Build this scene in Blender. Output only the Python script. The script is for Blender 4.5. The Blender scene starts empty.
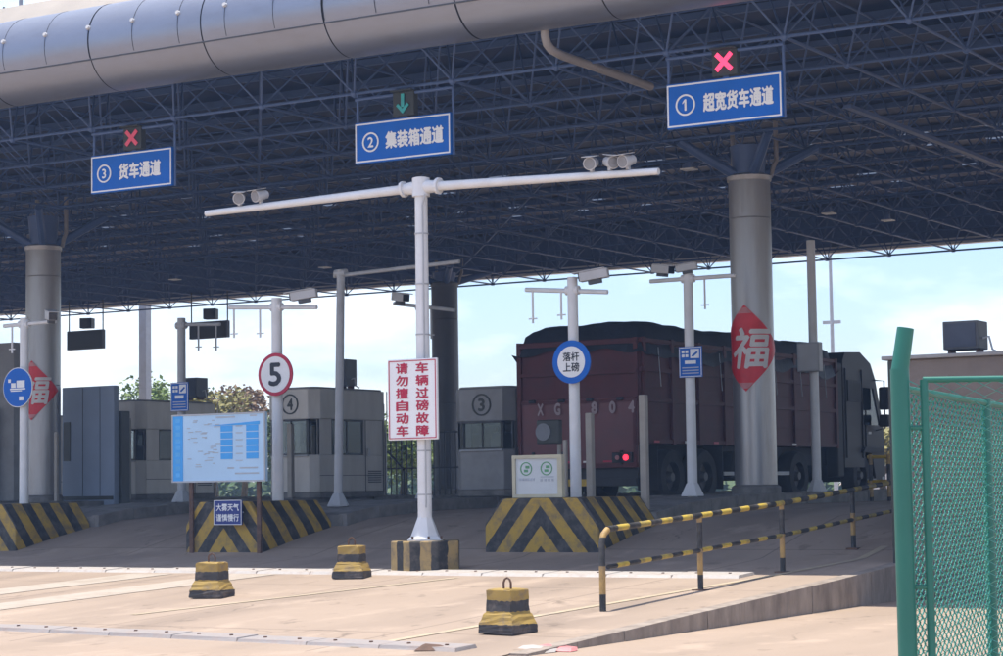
import bpy, bmesh, math, random
from mathutils import Vector, Matrix
random.seed(7)
S = bpy.context.scene
COL = S.collection
RAD = math.radians

# ------------------------------------------------------------------ camera
F_PX, W_PX, CX, CY = 2108.0, 1003.0, 501.5, 328.0
YAW, PITCH, ROLL = RAD(31.22), RAD(4.31), RAD(-0.85)
CAM = Vector((0, 0, 1.5))
_n = Vector((-math.sin(YAW)*math.cos(PITCH), math.cos(YAW)*math.cos(PITCH), math.sin(PITCH)))
_r0 = Vector((math.cos(YAW), math.sin(YAW), 0)); _u0 = _r0.cross(_n)
_r = math.cos(ROLL)*_r0 + math.sin(ROLL)*_u0
_u = -math.sin(ROLL)*_r0 + math.cos(ROLL)*_u0
cd = bpy.data.cameras.new('camera'); cam = bpy.data.objects.new('camera', cd); COL.objects.link(cam)
cd.sensor_fit = 'HORIZONTAL'; cd.sensor_width = 36; cd.lens = 36*F_PX/W_PX
cd.clip_start = .1; cd.clip_end = 5000
cam.matrix_world = Matrix(((_r.x, _u.x, -_n.x, CAM.x), (_r.y, _u.y, -_n.y, CAM.y), (_r.z, _u.z, -_n.z, CAM.z), (0, 0, 0, 1)))
S.camera = cam

# ------------------------------------------------------------------ sky, sun, exposure
SUN_EL, SUN_AZ = RAD(84.5), RAD(-99)          # azimuth from +Y towards +X
wd = bpy.data.worlds.new('World'); S.world = wd; wd.use_nodes = True
nt = wd.node_tree; nt.nodes.clear()
out = nt.nodes.new('ShaderNodeOutputWorld'); bg = nt.nodes.new('ShaderNodeBackground')
sky = nt.nodes.new('ShaderNodeTexSky'); sky.sky_type = 'NISHITA'; sky.sun_disc = False
sky.sun_elevation = SUN_EL; sky.sun_rotation = SUN_AZ; sky.air_density = 1.0; sky.dust_density = 1.0; sky.ozone_density = 1.2
tc = nt.nodes.new('ShaderNodeTexCoord'); mp = nt.nodes.new('ShaderNodeMapping'); mp.inputs['Scale'].default_value = (1, 1, 3.2)
nz = nt.nodes.new('ShaderNodeTexNoise'); nz.inputs['Scale'].default_value = 5.0; nz.inputs['Detail'].default_value = 7; nz.inputs['Roughness'].default_value = .55
cr = nt.nodes.new('ShaderNodeValToRGB'); cr.color_ramp.elements[0].position = .44; cr.color_ramp.elements[1].position = .72
cr.color_ramp.elements[0].color = (0, 0, 0, 1); cr.color_ramp.elements[1].color = (.8, .8, .8, 1)
mx = nt.nodes.new('ShaderNodeMixRGB'); mx.inputs['Color2'].default_value = (8.6, 8.9, 9.3, 1)
nt.links.new(tc.outputs['Generated'], mp.inputs['Vector']); nt.links.new(mp.outputs['Vector'], nz.inputs['Vector'])
nt.links.new(nz.outputs['Fac'], cr.inputs['Fac']); nt.links.new(cr.outputs['Color'], mx.inputs['Fac'])
tint = nt.nodes.new('ShaderNodeMixRGB'); tint.blend_type = 'MULTIPLY'; tint.inputs['Fac'].default_value = 1; tint.inputs['Color2'].default_value = (.83, .875, 1.02, 1)
nt.links.new(sky.outputs['Color'], tint.inputs['Color1']); nt.links.new(tint.outputs['Color'], mx.inputs['Color1']); nt.links.new(mx.outputs['Color'], bg.inputs['Color'])
bg.inputs['Strength'].default_value = .15
nt.links.new(bg.outputs['Background'], out.inputs['Surface'])
sl = bpy.data.lights.new('sun', 'SUN'); sl.energy = 4.3; sl.angle = RAD(.53); sl.color = (1, .93, .81)
so = bpy.data.objects.new('sun', sl); COL.objects.link(so); so.location = (0, 0, 60)
sd = Vector((math.cos(SUN_EL)*math.sin(SUN_AZ), math.cos(SUN_EL)*math.cos(SUN_AZ), math.sin(SUN_EL)))
so.rotation_euler = sd.to_track_quat('Z', 'Y').to_euler()
S.view_settings.view_transform = 'Standard'; S.view_settings.look = 'None'; S.view_settings.gamma = 1
S.view_settings.exposure = .66; S.view_settings.use_curve_mapping = False
S.cycles.max_bounces = 8; S.cycles.diffuse_bounces = 5; S.cycles.transparent_max_bounces = 16

# ------------------------------------------------------------------ helpers: pixels to places
def ray(x, y): return _n + _r*((x-CX)/F_PX) - _u*((y-CY)/F_PX)
def atY(x, y, Y): d = ray(x, y); return CAM + d*(Y/d.y)
def atX(x, y, X): d = ray(x, y); return CAM + d*(X/d.x)
def atZ(x, y, Z): d = ray(x, y); return CAM + d*((Z-CAM.z)/d.z)
PROFILE = [(16, 0), (24, .36), (26.2, .48), (27.5, .75), (29, 1.0), (31, 1.10), (34, 1.13), (400, 1.13)]
def zr(Y):
    if Y <= 16: return 0.0
    for (a, za), (b, zb) in zip(PROFILE, PROFILE[1:]):
        if Y <= b: return za + (zb-za)*(Y-a)/(b-a)
    return 1.13
ISL = 1.33                                    # island top

# ------------------------------------------------------------------ helpers: materials
def srgb(r, g, b):
    f = lambda c: (c/255/12.92) if c/255 <= .04045 else ((c/255+.055)/1.055)**2.4
    return (f(r), f(g), f(b))
MATS = {}
def mat(name, col, rough=.6, metal=0., var=.12, scale=6., bump=0., bscale=60., dirt=None, dirt_amt=.35, dscale=2.5, stretch=(1, 1, 1), emit=None, emit_s=0., spec=None, generated=False):
    if name in MATS: return MATS[name]
    m = bpy.data.materials.new(name); m.use_nodes = True; t = m.node_tree; N = t.nodes; L = t.links
    b = N['Principled BSDF']; b.inputs['Roughness'].default_value = rough; b.inputs['Metallic'].default_value = metal
    if spec is not None: b.inputs['Specular IOR Level'].default_value = spec
    c = N.new('ShaderNodeTexCoord'); mpn = N.new('ShaderNodeMapping'); mpn.inputs['Scale'].default_value = stretch
    L.new(c.outputs['Object'], mpn.inputs['Vector'])
    n1 = N.new('ShaderNodeTexNoise'); n1.inputs['Scale'].default_value = scale; n1.inputs['Detail'].default_value = 6
    L.new(mpn.outputs['Vector'], n1.inputs['Vector'])
    r1 = N.new('ShaderNodeMapRange'); r1.inputs['From Min'].default_value = .3; r1.inputs['From Max'].default_value = .7
    r1.inputs['To Min'].default_value = 1-var; r1.inputs['To Max'].default_value = 1+var
    L.new(n1.outputs['Fac'], r1.inputs['Value'])
    mul = N.new('ShaderNodeVectorMath'); mul.operation = 'SCALE'; mul.inputs[0].default_value = col
    L.new(r1.outputs['Result'], mul.inputs['Scale']); last = mul.outputs['Vector']
    if dirt is not None:
        n2 = N.new('ShaderNodeTexNoise'); n2.inputs['Scale'].default_value = dscale; n2.inputs['Detail'].default_value = 9; n2.inputs['Roughness'].default_value = .65
        L.new(mpn.outputs['Vector'], n2.inputs['Vector'])
        r2 = N.new('ShaderNodeMapRange'); r2.inputs['From Min'].default_value = .45; r2.inputs['From Max'].default_value = .72; r2.inputs['To Max'].default_value = dirt_amt
        L.new(n2.outputs['Fac'], r2.inputs['Value'])
        mm = N.new('ShaderNodeMixRGB'); mm.inputs['Color2'].default_value = (*dirt, 1)
        L.new(r2.outputs['Result'], mm.inputs['Fac']); L.new(last, mm.inputs['Color1']); last = mm.outputs['Color']
    L.new(last, b.inputs['Base Color'])
    if bump:
        n3 = N.new('ShaderNodeTexNoise'); n3.inputs['Scale'].default_value = bscale; n3.inputs['Detail'].default_value = 4
        L.new(mpn.outputs['Vector'], n3.inputs['Vector'])
        bp = N.new('ShaderNodeBump'); bp.inputs['Strength'].default_value = bump; bp.inputs['Distance'].default_value = .02
        L.new(n3.outputs['Fac'], bp.inputs['Height']); L.new(bp.outputs['Normal'], b.inputs['Normal'])
    if emit is not None:
        b.inputs['Emission Color'].default_value = (*emit, 1); b.inputs['Emission Strength'].default_value = emit_s
    MATS[name] = m
    return m
def glass(name, col=(.85, .9, .92), rough=.03, trans=.75):
    if name in MATS: return MATS[name]
    m = bpy.data.materials.new(name); m.use_nodes = True; t = m.node_tree; N = t.nodes; L = t.links; N.clear()
    o = N.new('ShaderNodeOutputMaterial'); tr = N.new('ShaderNodeBsdfTransparent'); tr.inputs['Color'].default_value = (*col, 1)
    gl = N.new('ShaderNodeBsdfGlossy'); gl.inputs['Roughness'].default_value = rough; gl.inputs['Color'].default_value = (.7, .75, .8, 1)
    mxs = N.new('ShaderNodeMixShader'); fr = N.new('ShaderNodeFresnel'); fr.inputs['IOR'].default_value = 1.5
    ad = N.new('ShaderNodeMath'); ad.operation = 'ADD'; ad.inputs[1].default_value = .01; ad.use_clamp = True
    L.new(fr.outputs['Fac'], ad.inputs[0]); L.new(ad.outputs['Value'], mxs.inputs['Fac'])
    L.new(tr.outputs['BSDF'], mxs.inputs[1]); L.new(gl.outputs['BSDF'], mxs.inputs[2]); L.new(mxs.outputs['Shader'], o.inputs['Surface'])
    MATS[name] = m; return m
def stripes(name, mode, p0=.39, half=.29, k=1.25, yellow=(.42, .26, .03), black=(.018, .018, .02)):
    """black and yellow paint: mode 'chevron' (|x|+y+z) or 'bands' (along one local axis)"""
    if name in MATS: return MATS[name]
    m = bpy.data.materials.new(name); m.use_nodes = True; t = m.node_tree; N = t.nodes; L = t.links
    b = N['Principled BSDF']; b.inputs['Roughness'].default_value = .6
    c = N.new('ShaderNodeTexCoord'); sx = N.new('ShaderNodeSeparateXYZ'); L.new(c.outputs['Object'], sx.inputs['Vector'])
    def M(op, a, bb):
        q = N.new('ShaderNodeMath'); q.operation = op
        for i, v in enumerate((a, bb)):
            if v is None: continue
            if isinstance(v, (int, float)): q.inputs[i].default_value = v
            else: L.new(v, q.inputs[i])
        return q.outputs['Value']
    nw = N.new('ShaderNodeTexNoise'); nw.inputs['Scale'].default_value = 9; nw.inputs['Detail'].default_value = 6; L.new(c.outputs['Object'], nw.inputs['Vector'])
    wob = M('MULTIPLY', M('SUBTRACT', nw.outputs['Fac'], .5), .035)
    if mode == 'chevron':
        s = M('ADD', sx.outputs['Z'], M('MULTIPLY', M('ADD', M('ABSOLUTE', sx.outputs['X'], None), sx.outputs['Y']), k))
    elif mode == 'x': s = sx.outputs['X']
    elif mode == 'y': s = sx.outputs['Y']
    else: s = sx.outputs['Z']
    s = M('ADD', s, wob)
    fr = M('FRACT', M('DIVIDE', M('SUBTRACT', s, p0), 2*half), None)
    isb = M('LESS_THAN', fr, .5)
    mm = N.new('ShaderNodeMixRGB'); L.new(isb, mm.inputs['Fac']); mm.inputs['Color1'].default_value = (*yellow, 1); mm.inputs['Color2'].default_value = (*black, 1)
    n2 = N.new('ShaderNodeTexNoise'); n2.inputs['Scale'].default_value = 5; n2.inputs['Detail'].default_value = 9; n2.inputs['Roughness'].default_value = .7; L.new(c.outputs['Object'], n2.inputs['Vector'])
    r2 = N.new('ShaderNodeMapRange'); r2.inputs['From Min'].default_value = .46; r2.inputs['From Max'].default_value = .62; r2.inputs['To Max'].default_value = .6; L.new(n2.outputs['Fac'], r2.inputs['Value'])
    m2 = N.new('ShaderNodeMixRGB'); L.new(r2.outputs['Result'], m2.inputs['Fac']); L.new(mm.outputs['Color'], m2.inputs['Color1']); m2.inputs['Color2'].default_value = (.10, .09, .08, 1)
    L.new(m2.outputs['Color'], b.inputs['Base Color'])
    bp = N.new('ShaderNodeBump'); bp.inputs['Strength'].default_value = .25; bp.inputs['Distance'].default_value = .01
    n3 = N.new('ShaderNodeTexNoise'); n3.inputs['Scale'].default_value = 50; L.new(c.outputs['Object'], n3.inputs['Vector']); L.new(n3.outputs['Fac'], bp.inputs['Height']); L.new(bp.outputs['Normal'], b.inputs['Normal'])
    MATS[name] = m; return m

# ------------------------------------------------------------------ helpers: meshes and objects
WL = {}                                        # world location of the root each object hangs from
class MB:
    def __init__(s): s.bm = bmesh.new()
    def _add(s, verts, faces):
        vs = [s.bm.verts.new(v) for v in verts]
        for f in faces:
            try: s.bm.faces.new([vs[i] for i in f])
            except ValueError: pass
        return s
    def box(s, x0, x1, y0, y1, z0, z1, M=None, bev=0.):
        v = [Vector((x, y, z)) for z in (z0, z1) for x, y in ((x0, y0), (x1, y0), (x1, y1), (x0, y1))]
        if M is not None: v = [M @ p for p in v]
        fs = ((3, 2, 1, 0), (4, 5, 6, 7), (0, 1, 5, 4), (1, 2, 6, 5), (2, 3, 7, 6), (3, 0, 4, 7))
        if bev:
            b2 = bmesh.new(); vs = [b2.verts.new(p) for p in v]
            for f in fs: b2.faces.new([vs[i] for i in f])
            bmesh.ops.bevel(b2, geom=list(b2.edges), offset=bev, segments=2, profile=.5, affect='EDGES')
            b2.verts.index_update(); s._add([p.co.copy() for p in b2.verts], [[q.index for q in f.verts] for f in b2.faces]); b2.free()
            return s
        return s._add(v, fs)
    def cyl(s, a, b, r, r2=None, seg=10, caps=True):
        a = Vector(a); b = Vector(b); r2 = r if r2 is None else r2
        d = (b-a).normalized(); p = d.orthogonal().normalized(); q = d.cross(p)
        v = []
        for c, rr in ((a, r), (b, r2)):
            for i in range(seg):
                t = 2*math.pi*i/seg; v.append(c + p*math.cos(t)*rr + q*math.sin(t)*rr)
        fs = [(i, (i+1) % seg, seg+(i+1) % seg, seg+i) for i in range(seg)]
        if caps: fs += [tuple(range(seg-1, -1, -1)), tuple(range(seg, 2*seg))]
        return s._add(v, fs)
    def path(s, pts, r, seg=6):
        pts = [Vector(p) for p in pts]; n = len(pts); v = []; ref = None
        for i, c in enumerate(pts):
            d = (pts[min(i+1, n-1)]-pts[max(i-1, 0)]).normalized()
            if ref is None: ref = d.orthogonal().normalized()
            p = (ref - d*ref.dot(d)).normalized(); q = d.cross(p); ref = p
            for k in range(seg):
                t = 2*math.pi*k/seg; v.append(c + p*math.cos(t)*r + q*math.sin(t)*r)
        fs = [(i*seg+k, i*seg+(k+1) % seg, (i+1)*seg+(k+1) % seg, (i+1)*seg+k) for i in range(n-1) for k in range(seg)]
        fs += [tuple(range(seg-1, -1, -1)), tuple((n-1)*seg+k for k in range(seg))]
        return s._add(v, fs)
    def prism(s, poly, d):                       # poly: 3D points, d: extrusion vector
        n = len(poly); d = Vector(d); v = [Vector(p) for p in poly] + [Vector(p)+d for p in poly]
        fs = [tuple(range(n-1, -1, -1)), tuple(range(n, 2*n))] + [(i, (i+1) % n, n+(i+1) % n, n+i) for i in range(n)]
        return s._add(v, fs)
    def lathe(s, c, prof, seg=20, sq=None):      # prof: (r, z) from bottom; about vertical axis
        c = Vector(c); v = []
        for r, z in prof:
            for k in range(seg):
                t = 2*math.pi*k/seg; v.append(c + Vector((math.cos(t)*r, math.sin(t)*r, z)))
        fs = [(i*seg+k, i*seg+(k+1) % seg, (i+1)*seg+(k+1) % seg, (i+1)*seg+k) for i in range(len(prof)-1) for k in range(seg)]
        fs += [tuple(range(seg-1, -1, -1)), tuple((len(prof)-1)*seg+k for k in range(seg))]
        return s._add(v, fs)
    def sheet(s, rows):                          # grid of points
        m = len(rows[0]); v = [p for r in rows for p in r]
        return s._add(v, [(i*m+j, i*m+j+1, (i+1)*m+j+1, (i+1)*m+j) for i in range(len(rows)-1) for j in range(m-1)])
    def build(s, name, m, parent=None, loc=None, smooth=False, M=None):
        if M is not None: bmesh.ops.transform(s.bm, matrix=M, verts=s.bm.verts)
        bmesh.ops.recalc_face_normals(s.bm, faces=s.bm.faces)
        base = WL[parent.name] if parent is not None else Vector(loc if loc is not None else (0, 0, 0))
        bmesh.ops.translate(s.bm, vec=-base, verts=s.bm.verts)
        me = bpy.data.meshes.new(name); s.bm.to_mesh(me); s.bm.free()
        if smooth:
            for p in me.polygons: p.use_smooth = True
            me.set_sharp_from_angle(angle=RAD(smooth if smooth is not True else 40))
        me.materials.append(m)
        o = bpy.data.objects.new(name, me); COL.objects.link(o)
        if parent is not None: o.parent = parent
        else: o.location = base
        WL[o.name] = base
        return o
def thing(name, label, cat, loc=(0, 0, 0), group=None):
    o = bpy.data.objects.new(name, None); COL.objects.link(o); o.location = loc; o.empty_display_size = .2
    WL[o.name] = Vector(loc); o['label'] = label; o['category'] = cat
    if group: o['group'] = group
    return o
def tag(o, label=None, cat=None, group=None, kind=None):
    if label: o['label'] = label
    if cat: o['category'] = cat
    if group: o['group'] = group
    if kind: o['kind'] = kind
    return o
def rebase(o, p):                              # move the origin of a part to a world point
    d = Vector(p)-WL[o.name]-o.location; o.data.transform(Matrix.Translation(-d)); o.location = o.location+d; return o
def part_label(o, l): o['label'] = l; return o

def text_mesh(body, size, bold=0.0, space=1.0, align='CENTER', line=1.0):
    """flat lettering as bmesh in the XZ plane, centred on the origin, facing -Y"""
    cu = bpy.data.curves.new('t', 'FONT'); cu.body = body; cu.size = size; cu.align_x = align; cu.space_character = space; cu.space_line = line
    cu.resolution_u = 3; cu.fill_mode = 'FRONT'
    ob = bpy.data.objects.new('t', cu); COL.objects.link(ob)
    dg = bpy.context.evaluated_depsgraph_get(); dg.update()
    me = bpy.data.meshes.new_from_object(ob.evaluated_get(dg))
    bm = bmesh.new(); bm.from_mesh(me); bpy.data.objects.remove(ob); bpy.data.curves.remove(cu); bpy.data.meshes.remove(me)
    if not bm.verts: return bm
    xs = [v.co.x for v in bm.verts]; ys = [v.co.y for v in bm.verts]
    cx, cy = (min(xs)+max(xs))/2, (min(ys)+max(ys))/2
    for v in bm.verts: v.co = Vector((v.co.x-cx, 0, v.co.y-cy))
    if bold:
        src = bm.copy(); me = bpy.data.meshes.new('t')
        for k, (dx, dz) in enumerate(((bold, 0), (-bold, 0), (0, bold), (0, -bold))):
            b2 = src.copy(); bmesh.ops.translate(b2, vec=(dx, -.0006*(k+1), dz), verts=b2.verts); b2.to_mesh(me); bm.from_mesh(me); b2.free()
        src.free(); bpy.data.meshes.remove(me)
    return bm
def fit_text(bm, w, h=None):
    xs = [v.co.x for v in bm.verts]; zs = [v.co.z for v in bm.verts]
    sx = w/(max(xs)-min(xs)) if w else h/(max(zs)-min(zs)); sz = sx if h is None else h/(max(zs)-min(zs))
    for v in bm.verts: v.co.x *= sx; v.co.z *= sz
    return bm
def put_text(bm, at, name, m, parent, rotz=0.):
    mb = MB(); mb.bm.free(); mb.bm = bm
    return mb.build(name, m, parent, M=Matrix.Translation(Vector(at)) @ Matrix.Rotation(rotz, 4, 'Z'))
def ring(mb, c, r0, r1, y0, y1, seg=28):        # flat ring in XZ plane
    for i in range(seg):
        a, b = 2*math.pi*i/seg, 2*math.pi*(i+1)/seg
        P = lambda r, t: (c[0]+r*math.cos(t), y0, c[2]+r*math.sin(t))
        mb.prism([P(r0, a), P(r1, a), P(r1, b), P(r0, b)], (0, y1-y0, 0))
    return mb
def disc(mb, c, r, y0, y1, seg=32):
    return mb.prism([(c[0]+r*math.cos(2*math.pi*i/seg), y0, c[2]+r*math.sin(2*math.pi*i/seg)) for i in range(seg)], (0, y1-y0, 0))

# ------------------------------------------------------------------ materials
def paving(name, col, dark, joints):
    m = bpy.data.materials.new(name); m.use_nodes = True; t = m.node_tree; N = t.nodes; L = t.links
    b = N['Principled BSDF']; b.inputs['Roughness'].default_value = .85; b.inputs['Specular IOR Level'].default_value = .3
    c = N.new('ShaderNodeTexCoord')
    def noise(scale, det, rough, st):
        q = N.new('ShaderNodeMapping'); q.inputs['Scale'].default_value = st; L.new(c.outputs['Object'], q.inputs['Vector'])
        n = N.new('ShaderNodeTexNoise'); n.inputs['Scale'].default_value = scale; n.inputs['Detail'].default_value = det; n.inputs['Roughness'].default_value = rough; L.new(q.outputs['Vector'], n.inputs['Vector']); return n.outputs['Fac']
    def rng(v, a, bb, lo, hi):
        q = N.new('ShaderNodeMapRange'); q.inputs['From Min'].default_value = a; q.inputs['From Max'].default_value = bb; q.inputs['To Min'].default_value = lo; q.inputs['To Max'].default_value = hi; L.new(v, q.inputs['Value']); return q.outputs['Result']
    def mix(f, a, col2, mode='MIX'):
        q = N.new('ShaderNodeMixRGB'); q.blend_type = mode; L.new(f, q.inputs['Fac'])
        if isinstance(a, tuple): q.inputs['Color1'].default_value = (*a, 1)
        else: L.new(a, q.inputs['Color1'])
        q.inputs['Color2'].default_value = (*col2, 1); return q.outputs['Color']
    x = mix(rng(noise(.5, 6, .6, (1, 1, 1)), .35, .65, 0, .6), col, tuple(k*.84 for k in col))
    x = mix(rng(noise(.75, 3, .5, (1.3, .12, 1)), .47, .66, 0, .6), x, dark)          # tyre wear along the lanes
    x = mix(rng(noise(1.4, 5, .6, (1.1, .55, 1)), .55, .68, 0, .65), x, tuple(k*1.25 for k in col))   # dusty pale smears
    x = mix(rng(noise(3.0, 8, .7, (1, .6, 1)), .60, .66, 0, .5), x, tuple(k*.55 for k in dark))     # spots and drips
    x = mix(rng(noise(55, 3, .6, (1, 1, 1)), .3, .7, 0, .28), x, tuple(k*.7 for k in col))           # grit
    vo = N.new('ShaderNodeTexVoronoi'); vo.feature = 'DISTANCE_TO_EDGE'; vo.inputs['Scale'].default_value = .32; vq = N.new('ShaderNodeMapping'); L.new(c.outputs['Object'], vq.inputs['Vector'])
    ww = N.new('ShaderNodeTexNoise'); ww.inputs['Scale'].default_value = 1.3; ww.inputs['Detail'].default_value = 6; L.new(c.outputs['Object'], ww.inputs['Vector'])
    ad = N.new('ShaderNodeVectorMath'); ad.operation = 'MULTIPLY_ADD'; ad.inputs[1].default_value = (.9, .9, 0); L.new(ww.outputs['Color'], ad.inputs[0]); L.new(vq.outputs['Vector'], ad.inputs[2]); L.new(ad.outputs['Vector'], vo.inputs['Vector'])
    cf = N.new('ShaderNodeMath'); cf.operation = 'MULTIPLY'; L.new(rng(vo.outputs['Distance'], 0, .006, .6, 0), cf.inputs[0]); L.new(rng(noise(.6, 2, .5, (1, 1, 1)), .5, .6, 0, 1), cf.inputs[1])
    x = mix(cf.outputs['Value'], x, tuple(k*.4 for k in dark))                                        # cracks
    if joints:
        sx = N.new('ShaderNodeSeparateXYZ'); L.new(c.outputs['Object'], sx.inputs['Vector'])
        for o_, per, off in (('Y', 4.6, .9), ('X', 3.75, .6)):
            q = N.new('ShaderNodeMath'); q.operation = 'PINGPONG'; q.inputs[1].default_value = per/2
            q0 = N.new('ShaderNodeMath'); q0.operation = 'ADD'; q0.inputs[1].default_value = off; L.new(sx.outputs[o_], q0.inputs[0]); L.new(q0.outputs['Value'], q.inputs[0])
            x = mix(rng(q.outputs['Value'], .010, .022, .5, 0), x, tuple(k*.45 for k in dark))
    L.new(x, b.inputs['Base Color'])
    bp = N.new('ShaderNodeBump'); bp.inputs['Strength'].default_value = .3; bp.inputs['Distance'].default_value = .01; L.new(noise(60, 4, .6, (1, 1, 1)), bp.inputs['Height']); L.new(bp.outputs['Normal'], b.inputs['Normal'])
    return m
CONC = paving('sandy concrete', (.37, .285, .222), (.29, .225, .175), False)
ASPH = paving('lane concrete', (.36, .28, .22), (.22, .172, .138), True)
KERBM = mat('stained kerb concrete', (.30, .25, .21), .9, 0, .2, 5, .6, 30, dirt=(.12, .095, .08), dirt_amt=.7, dscale=4, stretch=(1, 1, .35))
ISLM = mat('grey island concrete', (.22, .205, .19), .9, 0, .2, 4, .5, 40, dirt=(.08, .075, .07), dirt_amt=.6, dscale=3)
WHITE = mat('white painted steel', (.72, .72, .73), .45, 0, .05, 8, dirt=(.42, .38, .33), dirt_amt=.3, dscale=4)
GREYP = mat('grey painted steel', (.42, .43, .45), .5, 0, .06, 8, dirt=(.25, .23, .2), dirt_amt=.3)
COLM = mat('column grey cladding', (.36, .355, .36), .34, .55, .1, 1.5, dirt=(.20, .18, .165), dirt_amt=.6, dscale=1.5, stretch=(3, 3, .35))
ALU = mat('aluminium cladding', (.28, .30, .36), .38, .7, .06, .8, dirt=(.20, .20, .22), dirt_amt=.5, dscale=.8, stretch=(1, 3, 3))
DARKGAP = mat('dark seam', (.03, .03, .035), .8)
COPE = mat('beige coping', (.31, .275, .24), .6, 0, .08, 2)
STRUT = mat('blue grey frame steel', (.075, .125, .27), .5, .1, .1, 2)
DECK = mat('dark blue roof sheet', (.002, .013, .075), .6, 0, .25, 1.5, dirt=(.008, .02, .08), dirt_amt=.5, dscale=1.2)
FLECKM = bpy.data.materials.new('milky skylight'); FLECKM.use_nodes = True; FLECKM.node_tree.nodes.clear()  # translucent panels, added to make bright flecks under the roof
_o = FLECKM.node_tree.nodes.new('ShaderNodeOutputMaterial'); _tl = FLECKM.node_tree.nodes.new('ShaderNodeBsdfTranslucent'); _tl.inputs['Color'].default_value = (.24, .27, .32, 1); FLECKM.node_tree.links.new(_tl.outputs['BSDF'], _o.inputs['Surface'])
BLUE = mat('sign blue', (.002, .115, .50), .5, 0, .06, 3, spec=.25)
SIGNW = mat('sign white', (.80, .80, .80), .5, 0, .03, 3)
SIGNR = mat('sign red', (.45, .006, .045), .5, 0, .05, 3)
BLACK = mat('black paint', (.02, .02, .022), .55, 0, .1, 5)
BLACKTXT = mat('dark lettering', (.02, .025, .035), .6)
DKGREY = mat('dark grey housing', (.06, .062, .068), .5, 0, .1, 5)
CAMW = mat('camera housing', (.50, .50, .51), .45, 0, .05, 6)
LENS = mat('lens glass', (.02, .022, .03), .12)
BOOTH = mat('booth steel', (.60, .56, .51), .5, .1, .07, 2, dirt=(.42, .37, .32), dirt_amt=.45, dscale=1.5, stretch=(2, 2, .5))
BOOTHD = mat('booth dark steel', (.27, .265, .265), .5, .1, .08, 2, dirt=(.12, .11, .1), dirt_amt=.4)
PANELB = mat('blue grey panel', (.24, .29, .38), .55, 0, .06, 2)
FRAMEB = mat('black window frame', (.03, .033, .026), .5)
GLASS = glass('window glass')
GLASSD = glass('dark tinted glass', (.25, .28, .3), .05, .7)
POSTM = mat('beige guard post', (.34, .305, .26), .6, 0, .08, 3, dirt=(.18, .15, .12), dirt_amt=.4)
YEL = mat('yellow paint', (.52, .33, .03), .55, 0, .1, 9, dirt=(.2, .14, .05), dirt_amt=.5, dscale=12)
RUST = mat('rusty steel', (.11, .06, .04), .8, 0, .3, 12)
PLATE = mat('galvanised plate', (.46, .43, .405), .6, .1, .1, 6, .15, 40, dirt=(.30, .22, .17), dirt_amt=.7, dscale=6)
PLATED = mat('dull plate', (.33, .30, .29), .6, .1, .12, 6, .15, 40, dirt=(.25, .17, .13), dirt_amt=.6, dscale=6)
LINEW = mat('worn white road paint', (.40, .345, .29), .7, 0, .08, 6, dirt=(.33, .27, .215), dirt_amt=1., dscale=2.2)
LINEY = mat('worn cream road paint', (.44, .36, .25), .7, 0, .08, 6, dirt=(.33, .27, .215), dirt_amt=1., dscale=4)
TRUCKR = mat('faded red truck paint', (.090, .019, .020), .6, 0, .12, 2, dirt=(.05, .022, .022), dirt_amt=.6, dscale=2.5, spec=.25)
TARP = mat('black tarpaulin', (.018, .020, .028), .55, 0, .2, 3, .6, 9)
TYRE = mat('tyre rubber', (.018, .018, .02), .85, 0, .15, 8, dirt=(.05, .045, .04), dirt_amt=.6)
RIM = mat('dusty wheel steel', (.10, .095, .09), .6, .3, .15, 8)
CABM = mat('dark cab paint', (.012, .009, .012), .5, 0, .1, 3, spec=.2)
CHASSIS = mat('dark chassis', (.02, .02, .022), .7, 0, .2, 5)
REDLAMP = mat('lit red tail lamp', (.6, .02, .04), .3, emit=(1, .02, .05), emit_s=1.6)
REDLED = mat('lit red signal', (.5, .02, .06), .5, emit=(1, .06, .16), emit_s=1.1)
REDLEDD = mat('dim red signal', (.5, .05, .09), .5, emit=(1, .14, .22), emit_s=.12)
GRNLED = mat('dim green signal', (.03, .3, .3), .5, emit=(.06, .45, .45), emit_s=.06)
GREEN = mat('green coated steel', (.012, .15, .11), .4, 0, .08, 5, dirt=(.02, .11, .09), dirt_amt=.4)
WIRE = mat('green coated wire', (.03, .26, .20), .4, 0, .1, 5)
POSTER = mat('red poster foil', (.70, .012, .022), .45, 0, .12, 5, .3, 14)
POSTERW = mat('silver poster print', (.70, .66, .64), .45, 0, .08, 5)
POSTERP = mat('pink poster print', (.62, .22, .22), .5)
SKYBL = mat('light blue print', (.05, .36, .80), .5, 0, .04, 4)
PRINTG = mat('grey print', (.42, .45, .5), .6)
GREENP = mat('green print', (.10, .30, .14), .6)
PIPE = mat('beige drain pipe', (.27, .25, .24), .5, 0, .1, 3)
BARK = mat('bark', (.09, .065, .026), .9, 0, .2, 6, .4, 20)
CHEV = stripes('chevron paint', 'chevron')
RAILP = stripes('rail paint', 'y', 0., .2)

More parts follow.
